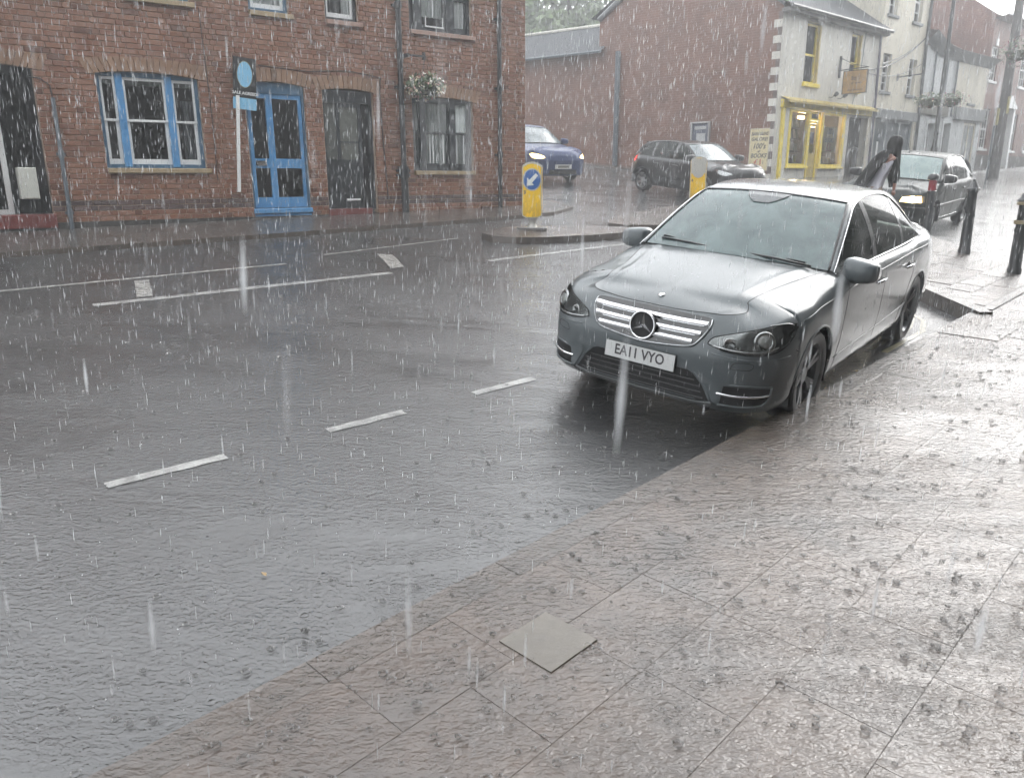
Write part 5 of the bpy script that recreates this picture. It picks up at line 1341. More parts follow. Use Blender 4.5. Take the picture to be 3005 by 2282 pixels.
L_d = LV(.18, .075, .27, .03, .38, .014, .50, .002, .62, .0, .75, .0, .86, .008, .925, .04, .955, .085)
L_r = LV(.18, .07, .27, .03, .38, .012, .50, .0, .62, .0, .76, .0, .88, .01, .95, .045, .985, .11)
L_rc = LV(.22, .08, .30, .02, .40, .0, .52, .0, .64, .0, .76, .01, .88, .04, .96, .09, 1.0, .17)
L_b = LV(.24, .08, .32, .02, .42, .0, .52, .0, .64, .01, .76, .02, .88, .04, .97, .07, 1.01, .12)
levels = [L_f0, L_f1, L_f2, L_f3, L_f4, L_f5, L_f6, L_w0, L_w, L_a, L_d, L_d, L_d, L_d, L_r, L_r, L_rc, L_rc, L_b, L_b, L_b]
GR = [(-.1, .565), (.10, .572), (.33, .60), (.415, .70), (.43, .745), (.40, .765), (-.1, .768)]        # grille opening, half
IN = [(-.1, .262), (.36, .262), (.47, .30), (.42, .375), (.33, .395), (-.1, .40)]                     # lower intake, half
FI = [(.52, .268), (.73, .275), (.745, .34), (.535, .345)]
cols = C.skirt(plan, levels, (0, -2.76), .352, M_silver)
# bonnet: a patch spanned between the shut lines, the middle line and the cowl
def resample(pts, n):
    L = [0.0]
    for p, q in zip(pts, pts[1:]): L.append(L[-1]+(q-p).length)
    out = []
    for i in range(n+1):
        d = L[-1]*i/n; j = 0
        while j < len(L)-2 and L[j+1] < d: j += 1
        out.append(pts[j].lerp(pts[j+1], (d-L[j])/max(1e-9, L[j+1]-L[j])))
    return out
def make_bonnet(car, cols, ycorner, xrear, centre, mat, dxc=.08, nw=30, nt_=34, crease=.009):
    edge = [c[-1] for c in cols]
    k = next(i for i, p in enumerate(edge) if p.y >= ycorner)
    j = next(i for i, p in enumerate(edge) if p.x <= xrear and i > k)
    F = resample(edge[:k+1], nw); S = resample(edge[k:j+1], nt_)
    Cc = [Vector((x, 0, z)) for x, z in catmull(centre, 12)]; Cc[0] = F[0].copy(); Cc = resample(Cc, nt_)
    e = S[-1]; c = Cc[-1]; Rr = [Vector((c.x+(e.x-c.x)*(w/nw)**2, e.y*w/nw, c.z+(e.z-c.z)*(w/nw)**2.2)) for w in range(nw+1)]
    g = []
    for i in range(nw+1):
        w = i/nw; col = []
        for m in range(nt_+1):
            t = m/nt_
            P = Cc[m]*(1-w)+S[m]*w+F[i]*(1-t)+Rr[i]*t-(Cc[0]*(1-w)*(1-t)+S[0]*w*(1-t)+Cc[-1]*(1-w)*t+S[-1]*w*t)
            P.z += .007*math.sin(math.pi*w)*math.sin(math.pi*t)
            P.z += crease*math.exp(-((w-.84+.02*t)/.05)**2)*min(1, t*4)*(1-.45*t)
            if w > .985: P.y -= .003
            col.append(P)
        g.append(col)
    full = [[Vector((p.x, -p.y, p.z)) for p in c_] for c_ in reversed(g)][:-1]+g
    mb = MB(); grid_mesh(mb, full); o = mb.obj('bonnet', mat, car.root, smooth=True, angle=R(60)); car.bon = Cc
    return edge
edge = make_bonnet(C, cols, .437, -.42, [(.70, .788), (.55, .842), (.25, .90), (-.1, .948), (-.35, .985)], M_silver)
cz = lambda x: interp(-x, [(-p.x, p.z) for p in C.bon])
for sg in (1, -1):
    MB().tube([(p.x, sg*(p.y-.001), p.z-.004) for p in edge if p.y > .43 and p.x > -.42], .005, 6).obj('bonnet_seam', M_seam, C.root, smooth=True)
MB().tube([(p.x, p.y, p.z-.002) for p in [Vector((q.x, -q.y, q.z)) for q in reversed([e for e in edge if e.y < .44 and e.x > .5])]+[e for e in edge if e.y < .44 and e.x > .5]], .004, 6).obj('bonnet_seam', M_seam, C.root, smooth=True)
# cabin
tab = [(-.45, .775, .948, .765, .958, .735, .966, .10, .988), (-.60, .79, .951, .735, 1.045, .705, 1.062, .115, 1.085), (-.80, .798, .953, .695, 1.165, .662, 1.185, .115, 1.212), (-1.0, .80, .955, .652, 1.275, .618, 1.296, .10, 1.325),
       (-1.13, .80, .956, .622, 1.335, .588, 1.356, .08, 1.388), (-1.35, .80, .957, .598, 1.383, .562, 1.406, .04, 1.432), (-1.7, .80, .96, .585, 1.40, .548, 1.424, .0, 1.447), (-2.1, .80, .965, .588, 1.375, .545, 1.406, -.02, 1.436),
       (-2.4, .795, .97, .625, 1.285, .55, 1.372, -.05, 1.405), (-2.62, .79, .975, .70, 1.14, .565, 1.305, -.07, 1.345), (-2.78, .785, .98, .762, 1.015, .578, 1.24, -.08, 1.28), (-2.86, .78, .983, .772, .99, .588, 1.20, -.08, 1.235), (-3.05, .765, .99, .757, .995, .61, 1.09, -.08, 1.12), (-3.2, .75, .995, .745, 1.0, .63, 1.005, -.05, 1.03)]
C.cabin(tab, (M_silver, M_sidegl, M_screen), -1.15, -2.42, [(-1.30, -1.40), (-2.18, -2.25)])
# deck behind the cabin and cowl in front of it
mb = MB(); e2 = [c[-1] for c in cols if c[-1].x < -2.9]; grid_mesh(mb, [[Vector((p.x, -p.y, p.z)), Vector((p.x, -p.y*.5, p.z+.02)), Vector((p.x, 0, p.z+.025)), Vector((p.x, p.y*.5, p.z+.02)), p] for p in e2]); mb.obj('boot_lid', M_silver, C.root, smooth=True)
for sg in (1, -1):
    mb = MB(); shoulder = [c[-1] for c in cols if -3.2 < c[-1].x < -.40]
    grid_mesh(mb, [[Vector((p.x, sg*p.y, p.z)), Vector((p.x, sg*(p.y-.06), p.z+.006))] for p in shoulder]); mb.obj('belt_ledge', M_silver, C.root, smooth=True)
MB().add([(-.34, -.72, .945), (-.34, .72, .945), (-.55, .74, .965), (-.55, -.74, .965)], [(0, 1, 2, 3)]).obj('cowl', M_trim, C.root)
for (a, b, c) in (((-.40, .62, .985), (-.405, .1, 1.008), .012), ((-.40, -.05, 1.005), (-.47, -.60, 1.02), .012)):
    a, b = Vector(a), Vector(b); MB().tube([a, a.lerp(b, .5)+Vector((.02, 0, .012)), b], .009, 6).tube([a.lerp(b, .1)+Vector((-.03, 0, .012)), b+Vector((-.03, 0, .016))], .007, 5).obj('wiper', M_trim, C.root, smooth=True)
mb = MB(); M_ = Matrix.Translation((-1.02, 0, 1.315))
mb.box(-.03, .03, -.14, .14, -.045, .03, M=Matrix.Translation((-1.06, 0, 1.295))); mb.obj('rear_view_mirror', M_trim, C.root)
C.line([(-1.0, .0, 1.3)]*2, (0, 0, -1), .001, 0, M_trim) if False else None
# sensor patch at the top of the screen
mb = MB(); pts = []
for i in range(9):
    y = -.16+.04*i; a = C.at(-1.10); 
vsx = []
for (x, w) in ((-1.135, .17), (-1.08, .15), (-1.03, .10), (-1.0, .06)):
    for k in range(5):
        y = -w+2*w*k/4; best = None; rb = C.at(x)[2]
        p = None
        for q0, q1 in zip(rb, rb[1:]):
            if q1.y <= abs(y) <= q0.y: p = q0.lerp(q1, (q0.y-abs(y))/max(1e-9, q0.y-q1.y)); break
        vsx.append((p.x+.004, y, p.z+.006))
mb.add(vsx, [(r*5+k, r*5+k+1, r*5+k+6, r*5+k+5) for r in range(3) for k in range(4)]); mb.obj('sensor_shroud', simple('dark_shroud', (.05, .06, .065), .2, coat=.5), C.root)
# wheels
C.wheels(0, -2.76, .868, .322, .225, spokes=5, mat=simple('dark_alloy', (.20, .21, .22), .3, .9, coat=.3))
for wx in (0, -2.76):
    for sg in (1, -1):
        pts = []
        for a in range(0, 25):
            th = math.pi*(a/24); xx = wx+.352*math.cos(th); zz = .325+.352*math.sin(th)
            hit, no = C.cast((xx+.0, .9, zz+.004), (0, -1, 0))
            if hit: pts.append(Vector((xx, hit.y*sg-sg*.004, zz)))
        MB().tube(pts, .010, 6).obj('arch_lip', M_silver, C.root, smooth=True)
# grille: dark recess, three louvres, frame and emblem
DF = (-1, 0, 0)
gp = [(1, 0, .562), (1, .10, .567), (1, .31, .59), (1, .372, .625), (1, .425, .715), (1, .428, .752), (1, .40, .769), (1, .2, .775), (1, 0, .777)]
C.patch([(1, -p[1], p[2]) for p in reversed(gp)]+gp[1:-1], DF, .007, M_gloss, 'grille_back', mirror=False, step=.025)
frame_pts = [(0, 0, .562), (0, .10, .567), (0, .32, .592), (0, .385, .64), (0, .425, .72), (0, .42, .757), (0, .38, .770), (0, .2, .776), (0, 0, .778)]
def half_line(pts, w, off, mat, name, parent=None):
    P = []
    for p in catmull(pts, 6):
        hit, no = C.cast((1.5, p[1], p[2]), DF)
        if hit is None: continue
        if no.x < 0: no = -no
        P.append(hit+no*off)
    full = [Vector((p.x, -p.y, p.z)) for p in reversed(P)][:-1]+P
    return MB().tube(full, w/2, 8).obj(name, mat, parent or C.root, smooth=True)
GRo = empty('grille', (0, 0, 0)); GRo.parent = C.root; GRo['label'] = 'three-louvre chrome grille with round star emblem'
half_line(frame_pts[:5], .030, -.006, M_silver, 'lower_frame', GRo); half_line(frame_pts[4:], .024, -.008, M_silver, 'upper_frame', GRo)
half_line(frame_pts[:6], .010, .004, M_chrome, 'chrome_edge', GRo)
def hitx(y, z):
    h, n_ = C.cast((1.5, abs(y), z), DF); return h.x if h else .75
for (z, hw) in ((.728, .41), (.672, .388), (.618, .345)):
    mb = MB(); cs = []
    for i in range(31):
        y = -hw+2*hw*i/30; x = hitx(y, z)+.018; cs.append([Vector((x-.03, y, z+.022)), Vector((x-.008, y, z+.020)), Vector((x, y, z+.012)), Vector((x-.003, y, z-.010)), Vector((x-.03, y, z-.020))])
    grid_mesh(mb, cs); mb.obj('louvre', M_chrome, GRo, smooth=True)
# star emblem
xs_ = hitx(0, .665)+.036
E_ = Matrix.Translation((xs_, 0, .667))@Matrix.Rotation(R(-7), 4, 'Y')@Matrix.Rotation(R(90), 4, 'Y')
EM = empty('emblem', (0, 0, 0)); EM.parent = C.root; EM['label'] = 'chrome three-pointed star in a ring'
MB().lathe([(0, -.004), (.088, -.004), (.088, -.03)], 32, M=E_).obj('backplate', M_seam, EM)
MB().tube([E_@Vector((.088*math.cos(a*math.pi/24), .088*math.sin(a*math.pi/24), 0)) for a in range(49)], .0075, 8, cap=False).obj('ring', M_chrome, EM, smooth=True)
mb = MB()
for k in range(3):
    a = math.pi+k*2*math.pi/3                     # local -x is up after the turn
    tip = Vector((.084*math.cos(a), .084*math.sin(a), 0)); l = Vector((.016*math.cos(a+1.047), .016*math.sin(a+1.047), -.002)); r_ = Vector((.016*math.cos(a-1.047), .016*math.sin(a-1.047), -.002)); c0 = Vector((0, 0, .012))
    mb.add([E_@tip, E_@l, E_@c0, E_@r_], [(0, 1, 2), (0, 2, 3)])
mb.obj('star', M_chrome, EM)
bh = Matrix.Translation((.60, 0, cz(.60)+.006))@Matrix.Rotation(R(18), 4, 'Y'); MB().lathe([(0, .006), (.018, .005), (.022, 0)], 18, M=bh).obj('bonnet_badge', M_chrome, C.root, smooth=True)
# lower intakes
ip = [(1, 0, .245), (1, .40, .245), (1, .50, .262), (1, .44, .36), (1, .375, .425), (1, .34, .44), (1, 0, .445)]
C.patch([(1, -p[1], p[2]) for p in reversed(ip)]+ip[1:-1], DF, .002, M_seam, 'lower_intake', mirror=False, step=.025)  # flat patch on the skin; its black stands in for shaded depth
mesh_slats = MB()
for z, hw in ((.275, .46), (.31, .44), (.345, .42), (.38, .39)):
    mesh_slats.tube([(hitx(y, z)+.004, y, z) for y in [-hw+hw/7*i for i in range(15)]], .0045, 5)
mesh_slats.obj('intake_slats', M_trim, C.root)
half_line([(0, 0, .232), (0, .25, .232), (0, .42, .235), (0, .52, .25)], .026, -.002, simple('shaded_lip', (.055, .06, .062), .35, coat=.5), 'splitter')  # upper lip is bodywork, its shade put into a darker grey
half_line([(0, 0, .207), (0, .25, .207), (0, .5, .209), (0, .66, .215)], .02, .0, M_trim, 'splitter')
DD = (-.8, -.6, 0)
for pts in ([(.74, .455, .36), (.745, .515, .262)], [(.74, .44, .365), (.75, .385, .43)]):
    C.line([pts[0], tuple((a_+b_)/2 for a_, b_ in zip(*pts)), pts[1]], DF, .012, -.002, M_silver, 'intake_edge')
fi = [(0.74, .545, .262), (.69, .66, .262), (.61, .762, .272), (.575, .79, .30), (.57, .795, .375), (.66, .70, .385), (.735, .555, .378)]
C.patch(fi, DD, .002, M_seam, 'fog_recess', step=.02)  # no hollow here, the recess's shade is painted as a dark patch
C.line([(.75, .525, .328), (.71, .62, .322), (.64, .74, .326), (.585, .79, .335)], DD, .019, .012, M_chrome, 'running_light')
C.line([(.565, .80, .385), (.572, .795, .31), (.62, .757, .262), (.70, .655, .252), (.745, .54, .252)], DD, .016, .003, M_silver, 'fog_surround')
C.line([(.74, .54, .385), (.68, .68, .394), (.565, .80, .385)], DD, .013, .001, M_silver, 'fog_surround')
C.patch([(.745, .50, .206), (.69, .655, .210), (.60, .775, .226), (.575, .80, .25), (.62, .757, .258), (.70, .655, .248), (.75, .51, .245)], DD, .016, M_silver, 'bumper_blade', step=.02)
C.patch([(.748, .50, .262), (.742, .535, .262), (.735, .548, .378), (.72, .60, .40), (.765, .47, .43), (.775, .44, .40)], DD, .008, M_silver, 'bumper_wing', step=.02)
C.line([(.76, .46, .575), (.72, .60, .562), (.62, .745, .56), (.45, .85, .575)], DD, .012, -.003, M_silver, 'bumper_crease')
C.line([(.73, .58, .50), (.72, .60, .54), (.665, .69, .54), (.675, .675, .50)], DD, .004, .001, M_seam, 'washer_cap', closed=True, smooth_n=3)
# headlamps
hl = [(.758, .432, .628), (.735, .52, .602), (.69, .61, .592), (.60, .735, .596), (.505, .802, .625), (.42, .836, .69), (.365, .846, .752), (.44, .805, .766), (.54, .722, .752), (.65, .58, .712), (.735, .455, .668)]
hl = [tuple(p) for p in catmull(hl+[hl[0]], 3)][:-1]
lamps = C.patch(hl, DD, .004, M_lampdark, 'headlamp', step=.02)
for o, sg in zip(lamps, (1, -1)):
    h, n_ = C.cast((.59, .71, .668), DD)
    if n_.x < 0: n_ = -n_
    n2 = Vector((n_.x*.75+.25, n_.y*.8, n_.z*.4)).normalized(); Mx = Matrix.Translation(h+n_*.006)@n2.to_track_quat('Z', 'Y').to_matrix().to_4x4()
    F_ = Matrix.Scale(sg, 4, (0, 1, 0))
    MB().lathe([(.044, .006), (.058, .014), (.066, .009), (.068, -.002)], 24, M=F_@Mx).obj('projector_ring', M_reflector, o, smooth=True)
    MB().lathe([(0, .018), (.024, .016), (.038, .009), (.044, .004)], 20, M=F_@Mx).obj('projector_lens', simple('projector_glass', (.16, .17, .16), .08, coat=1) if 'projector_glass' not in MATS else MATS['projector_glass'], o, smooth=True)
    h2, n_ = C.cast((.70, .54, .642), DD)
    Mx2 = Matrix.Translation(h2+n_*.004*(1 if n_.x > 0 else -1))@Vector((1, .35, .2)).to_track_quat('Z', 'Y').to_matrix().to_4x4()
    MB().lathe([(.0, .0), (.03, .004), (.036, .008), (.04, 0)], 18, M=F_@Mx2).obj('high_beam', M_lampdark, o, smooth=True)
C.line([(.74, .45, .622), (.70, .58, .606), (.62, .715, .61), (.53, .79, .64)], DD, .016, .006, M_reflector, 'lamp_strip')
C.line([(.46, .82, .70), (.40, .835, .74), (.44, .795, .765), (.54, .72, .755)], DD, .012, .005, M_reflector, 'indicator_strip')
C.patch(hl, DD, .012, M_lens, 'headlamp_lens', step=.025)
C.line(hl[::2], DD, .007, .004, M_seam, 'lamp_gap', closed=True, smooth_n=2)
# number plate
NP = empty('number_plate', (hitx(0, .46)+.013, 0, .462), 0); NP.parent = C.root; NP.rotation_euler = (0, R(-4), 0); NP['label'] = 'white number plate reading EA11 VYO'
MB().box(-.006, .0, -.262, .262, -.057, .057).obj('plate_holder', M_trim, NP)
MB().box(0, .004, -.258, .258, -.053, .053).obj('plate', simple('plate_white', (.62, .63, .62), .3, var=.05, coat=.5), NP)
lettering('EA11 VYO', .097, M_ink, NP, (.0045, 0, .002), (R(90), 0, R(90)), 'registration', 0, .86, .0018)
# side: sill, crease, shut lines, handles, mirrors
DS = (0, -1, 0)
C.line([(.28, .9, .765), (-.2, .9, .825), (-.9, .9, .865), (-1.8, .9, .885), (-2.8, .9, .905), (-3.5, .9, .91)], DS, .008, .0, M_silver, 'shoulder_crease')
C.line([(-.45, .9, .36), (-1.2, .9, .38), (-2.2, .9, .42), (-2.38, .9, .44)], DS, .010, .0, M_silver, 'sill_crease')
for pts in ([(-.52, .9, .93), (-.50, .9, .75), (-.48, .9, .45), (-.50, .9, .25)], [(-1.46, .9, .94), (-1.47, .9, .7), (-1.47, .9, .25)], [(-2.33, .9, .95), (-2.42, .9, .78), (-2.40, .9, .66), (-2.28, .9, .45), (-2.22, .9, .25)], [(-.50, .9, .25), (-1.2, .9, .245), (-2.22, .9, .25)]):
    C.line(pts, DS, .006, -.001, M_seam, 'door_seam')
C.line([(.36, .9, .62), (.20, .9, .72), (-.1, .9, .80)], DS, .004, .0, M_seam, 'wing_seam') if False else None
C.line([(.40, .9, .600), (.345, .9, .58)], DS, .005, .0, M_seam, 'bumper_seam')
for hx in (-1.30, -2.20):
    for sg in (1, -1):
        o = empty('door_handle', (hx, 0, 0)); o.parent = C.root
        h, n_ = C.cast((hx, 1.2, .80), DS); yb = h.y*sg
        MB().tube([(.10, yb+sg*.002, .795), (.075, yb+sg*.03, .802), (-.07, yb+sg*.03, .806), (-.10, yb+sg*.002, .80)], [.008, .012, .012, .008], 8).obj('grip', M_chrome, o, smooth=True)
        MB().lathe([(0, .004), (.05, .003), (.055, 0)], 14, M=Matrix.Translation((0, yb-sg*.001, .798))@Matrix.Rotation(R(-90*sg), 4, 'X')@Matrix.Scale(.62, 4, (0, 1, 0))).obj('recess', M_seam, o)  # dark disc on the door skin, painted shade of the handle scoop
door_mirror(C, -.64, .885, .965, M_silver, 1.0)
# ---- the other cars
def hatch_car(name, label, pose, mat, wb=2.5, fo=.76, ro=.72, hw=.84, hb=.93, hr=1.42, wr=.30, lamp=None, lampcol=None, strips=False, plate=None, chrome=False, screen=None, tail=False, hood=.80, grille=True):
    c = Car(name, label); c.place(*pose)
    sx = lambda x: x*fo/.815 if x > 0 else (x/2.76*wb if x > -2.76 else -wb-(-x-2.76)/1.03*ro)
    kz = hb/.955
    pl = [(sx(x), y*hw/.885) for x, y in plan]
    def sl(L, i):
        k = kz if i > 6 else hood/.80
        return [(z*(k if z > .4 else 1), d) for z, d in L]
    lv = [sl(L, i) for i, L in enumerate(levels)]
    cols = c.skirt(pl, lv, (0, -wb), wr+.035, mat, sub=8, lsub=4, wz=wr+.01)
    xc = sx(-.42); zc = cols[-1][-1].z
    top = [k[-1] for k in cols]; zf = top[0].z
    make_bonnet(c, cols, .42, xc, [(top[0].x+(xc+.06-top[0].x)*f_, zf+(hb+.02-zf)*f_**.75) for f_ in (0, .15, .35, .6, .8, 1)], mat, crease=.012, nw=20, nt_=24)
    fr = [.02, .22, .5, .72, .84, .92, .93, .88, .74, .45, .12, .02]; fe = [.05, .26, .55, .78, .90, .96, .97, .94, .88, .72, .42, .1]; fm = [.09, .30, .60, .84, .96, 1, 1, .98, .93, .78, .48, .15]
    xs = [-.45, -.62, -.85, -1.05, -1.2, -1.5, -1.9, -2.3, -2.6, -2.85, -3.05, -3.2]; yr = [.765, .735, .69, .65, .62, .60, .595, .60, .625, .68, .745, .755]
    rl = hr-hb; k = hw/.885; tb = []
    xs = [sx(-.45)+(x+.45)*((wb+ro-.12+sx(-.45))/2.75) for x in xs]
    for x, a, b, m_, y in zip(xs, fr, fe, fm, yr):
        yb = .79*k if x > -2.6 else .765*k
        tb.append((x, yb, hb, min(y*k, yb-.005), hb+rl*a, min(y*k, yb)-.035, hb+rl*b, .10 if x > -1.0 else (.03 if x > -2.2 else -.06), hb+rl*m_))
    c.cabin(tb, (mat, M_sidegl, screen or M_screen), xs[3]-.04, xs[8], [(xs[4]-.1, xs[4]-.2), (xs[7], xs[7]-.08)], chrome=chrome)
    mb = MB(); e2 = [q for q in top if q.x < xs[9]]
    if len(e2) > 1: grid_mesh(mb, [[Vector((q.x, -q.y, q.z)), Vector((q.x, 0, q.z+.03)), q] for q in e2]); mb.obj('rear_deck', mat, c.root, smooth=True)
    for sg in (1, -1):
        mb = MB(); sh = [q for q in top if xs[-1] < q.x < xc+.05]
        if len(sh) > 1: grid_mesh(mb, [[Vector((q.x, sg*q.y, q.z)), Vector((q.x, sg*(q.y-.09), q.z+.01))] for q in sh]); mb.obj('belt_ledge', mat, c.root, smooth=True)
    MB().add([(xc+.08, -.70*k, hb-.01), (xc+.08, .70*k, hb-.01), (xc-.12, .74*k, hb+.01), (xc-.12, -.74*k, hb+.01)], [(0, 1, 2, 3)]).obj('cowl', M_trim, c.root)
    c.wheels(0, -wb, hw-.015, wr, .19, spokes=7, twin=False)
    DD_ = (-.8, -.6, 0); x0 = pl[0][0]
    lm = lamp or [(x0*.93, .36*k, .60), (x0*.88, .60*k, .59), (x0*.68, .76*k, .61), (x0*.58, .80*k, .70), (x0*.75, .70*k, .715), (x0*.92, .40*k, .69)]
    c.patch(lm, DD_, .006, lampcol or M_reflector, 'headlamp', step=.03)
    c.line(lm, DD_, .010, .006, M_trim, 'lamp_surround', closed=True, smooth_n=2)
    hx = lambda y, z: (c.cast((1.5, abs(y), z), (-1, 0, 0))[0] or Vector((x0, 0, 0))).x
    if grille:
        gpp = [(1, -.34, .60), (1, .34, .60), (1, .36, .68), (1, -.36, .68)]; c.patch(gpp, (-1, 0, 0), .005, M_trim, 'grille', mirror=False, step=.03)
    gpp = [(1, -.45, .25), (1, .45, .25), (1, .42, .36), (1, -.42, .36)]; c.patch(gpp, (-1, 0, 0), .005, M_seam, 'lower_intake', mirror=False, step=.03)
    if plate:
        o = empty('number_plate', (hx(0, .44)+.01, 0, .44), 0); o.parent = c.root
        MB().box(0, .006, -.26, .26, -.055, .055).obj('plate', MATS['plate_white'], o)
        MB().box(.006, .007, -.18, .18, -.03, .03).obj('registration', simple('plate_smear', (.16, .165, .15), .5) if 'plate_smear' not in MATS else MATS['plate_smear'], o)
    if strips:
        DS_ = (0, -1, 0)
        for z in (.50,): c.line([(.3, .9, z), (-.4, .9, z+.01), (-1.5, .9, z+.02), (-wb+.35, .9, z+.02)], DS_, .035, .004, M_trim, 'rub_strip')
        c.line([(x0*.96, .05, .50), (x0*.9, .5, .50), (x0*.66, .74, .5), (.40, .84, .5)], DD_, .03, .002, M_trim, 'bumper_strip')
        c.line([(-.42, .9, .27), (-1.2, .9, .26), (-wb+.4, .9, .28)], DS_, .012, .004, M_chrome, 'sill_trim')
    for hx_ in (-1.25*wb/2.76, -2.1*wb/2.76):
        c.line([(hx_+.09, .95, hb*.84), (hx_, .95, hb*.845), (hx_-.09, .95, hb*.845)], (0, -1, 0), .024, .012, M_trim, 'door_handle')
    for xx in (-.5, -1.42*wb/2.76, -2.25*wb/2.76): c.line([(xx, .95, hb-.03), (xx, .95, .6), (xx+.02, .95, .27)], (0, -1, 0), .007, 0, M_seam, 'door_seam')
    door_mirror(c, sx(-.62), hw+.01, hb+.07, M_trim if strips else mat, .92)
    if tail:
        X = -wb-ro*.78; pts = [(X-.02, .9, .70), (X+.12, .9, .74), (X+.10, .9, .88), (X-.02, .9, .90)]
        c.patch(pts, (0, -1, 0), .012, tail, 'tail_lamp', step=.04)
    mb = MB()
    for y0 in (.1, -.5): mb.tube([(xc+.02, y0+.45, hb+.02), (xc-.15, y0+.05, hb+.11)], .012, 5)
    mb.obj('wipers', M_trim, c.root)
    return c
warm = lit('headlamp_glow', (1.0, .72, .28), 3.0); hot = lit('headlamp_hot', (1, .90, .62), 14.0)
M_green = paint('dark_green_paint', (.012, .019, .018), .0, .55, coat=.25, ior=1.3); M_bluep = paint('blue_paint', (.03, .05, .135), .2, .4, coat=.6, ior=1.36); M_blackp = paint('black_paint', (.010, .011, .013), .1, .35, coat=.6, ior=1.36)
M_screen2 = screen_mat('misted_screen_green', (.12, .175, .17), (.22, .29, .28)); M_screen3 = screen_mat('grey_screen', (.10, .12, .13), (.25, .29, .3))
G = hatch_car('green_saloon', 'dark green car with lit headlamps driving down the street', (7.17, 15.16, 221.4), M_green, wb=2.5, fo=.78, ro=.70, hw=.84, hb=.90, hr=1.39, wr=.29,
    lamp=[(.74, .40, .585), (.70, .58, .58), (.60, .74, .585), (.56, .765, .60), (.56, .765, .70), (.64, .70, .70), (.73, .45, .675)], lampcol=warm, strips=True, plate=True, screen=M_screen2)
for sg in (1,):
    h, n_ = G.cast((.66, .58, .64), (-.8, -.6, 0)); MB().lathe([(0, .02), (.03, .018), (.055, .008), (.06, 0)], 16, M=Matrix.Translation(h+Vector((.012, .006, 0)))@Vector((1, .5, .1)).to_track_quat('Z', 'Y').to_matrix().to_4x4()).obj('lit_bulb', hot, G.root, smooth=True)
    h, n_ = G.cast((.60, .73, .64), (-.8, -.6, 0)); G.patch([(.585, .735, .59), (.545, .775, .60), (.545, .775, .70), (.60, .735, .70)], (-.8, -.6, 0), .009, simple('amber_lens', (.40, .28, .14), .2, coat=.6), 'indicator', step=.03)
MB().tube([(-.95, -.05, 1.37), (-.85, -.07, 1.55)], .006, 5).obj('aerial', M_trim, G.root)
B1 = hatch_car('blue_car', 'blue people carrier with lit headlamp emerging behind the terrace corner', (.98, 22.1, 150), M_bluep, wb=2.6, fo=.80, ro=.75, hw=.86, hb=.95, hr=1.42, wr=.315, hood=.86,
    lamp=[(.65, .48, .66), (.58, .63, .63), (.45, .755, .645), (.335, .79, .73), (.41, .765, .765), (.54, .67, .755), (.63, .52, .71)], lampcol=warm, plate=True, screen=M_screen3, grille=False)
B2 = hatch_car('black_hatchback', 'black hatchback waiting at the side street mouth behind bollard 4', (5.12, 19.0, 148), M_blackp, wb=2.15, fo=.68, ro=.56, hw=.80, hb=.86, hr=1.28, wr=.275, hood=.80,
    lamp=[(.58, .47, .63), (.51, .61, .61), (.39, .71, .64), (.26, .755, .74), (.34, .73, .745), (.47, .63, .71), (.56, .50, .675)], lampcol=M_reflector, plate=True, screen=M_screen3, tail=lit('tail_glow', (.75, .05, .04), 1.2))

# ------------------------------------------------------------------ person hurrying through the rain
def skin_body(name, verts, edges, mat, parent, sub=2, root=0):
    me = bpy.data.meshes.new(name); me.from_pydata([v[:3] for v in verts], edges, []); o = link(name, me, parent); me.materials.append(mat)
    o.modifiers.new('skin', 'SKIN'); me.skin_vertices.__class__
    sv = me.skin_vertices[0].data if me.skin_vertices else None
    if sv is None:
        bm = bmesh.new(); bm.from_mesh(me); bm.verts.layers.skin.verify(); bm.to_mesh(me); bm.free(); sv = me.skin_vertices[0].data
    for i, v in enumerate(verts):
        r = v[3]; sv[i].radius = r if isinstance(r, tuple) else (r, r); sv[i].use_root = (i == root)
    m = o.modifiers.new('sub', 'SUBSURF'); m.levels = sub; m.render_levels = sub
    dg = bpy.context.evaluated_depsgraph_get(); me2 = bpy.data.meshes.new_from_object(o.evaluated_get(dg)); o.modifiers.clear(); o.data = me2
    me2.polygons.foreach_set('use_smooth', [True]*len(me2.polygons))
    return o
px, py = 5.88, 13.0
PR = empty('person', (px, py, gz(px, py)), R(-75), 'person in black with long dark wet hair bent against the rain by the green car', 'person')
M_skin = simple('skin', (.42, .22, .17), .45, var=.12, coat=.5); M_hair = simple('wet_black_hair', (.007, .006, .006), .6, var=.3, scale=30, spec=.2); M_coat = simple('black_wet_coat', (.009, .0085, .009), .8, var=.35, scale=8, spec=.2, bumps=.3)
M_shirt = simple('pale_lilac_cloth', (.55, .54, .60), .7, var=.1); M_short = simple('tan_shorts', (.30, .21, .14), .7, var=.15)
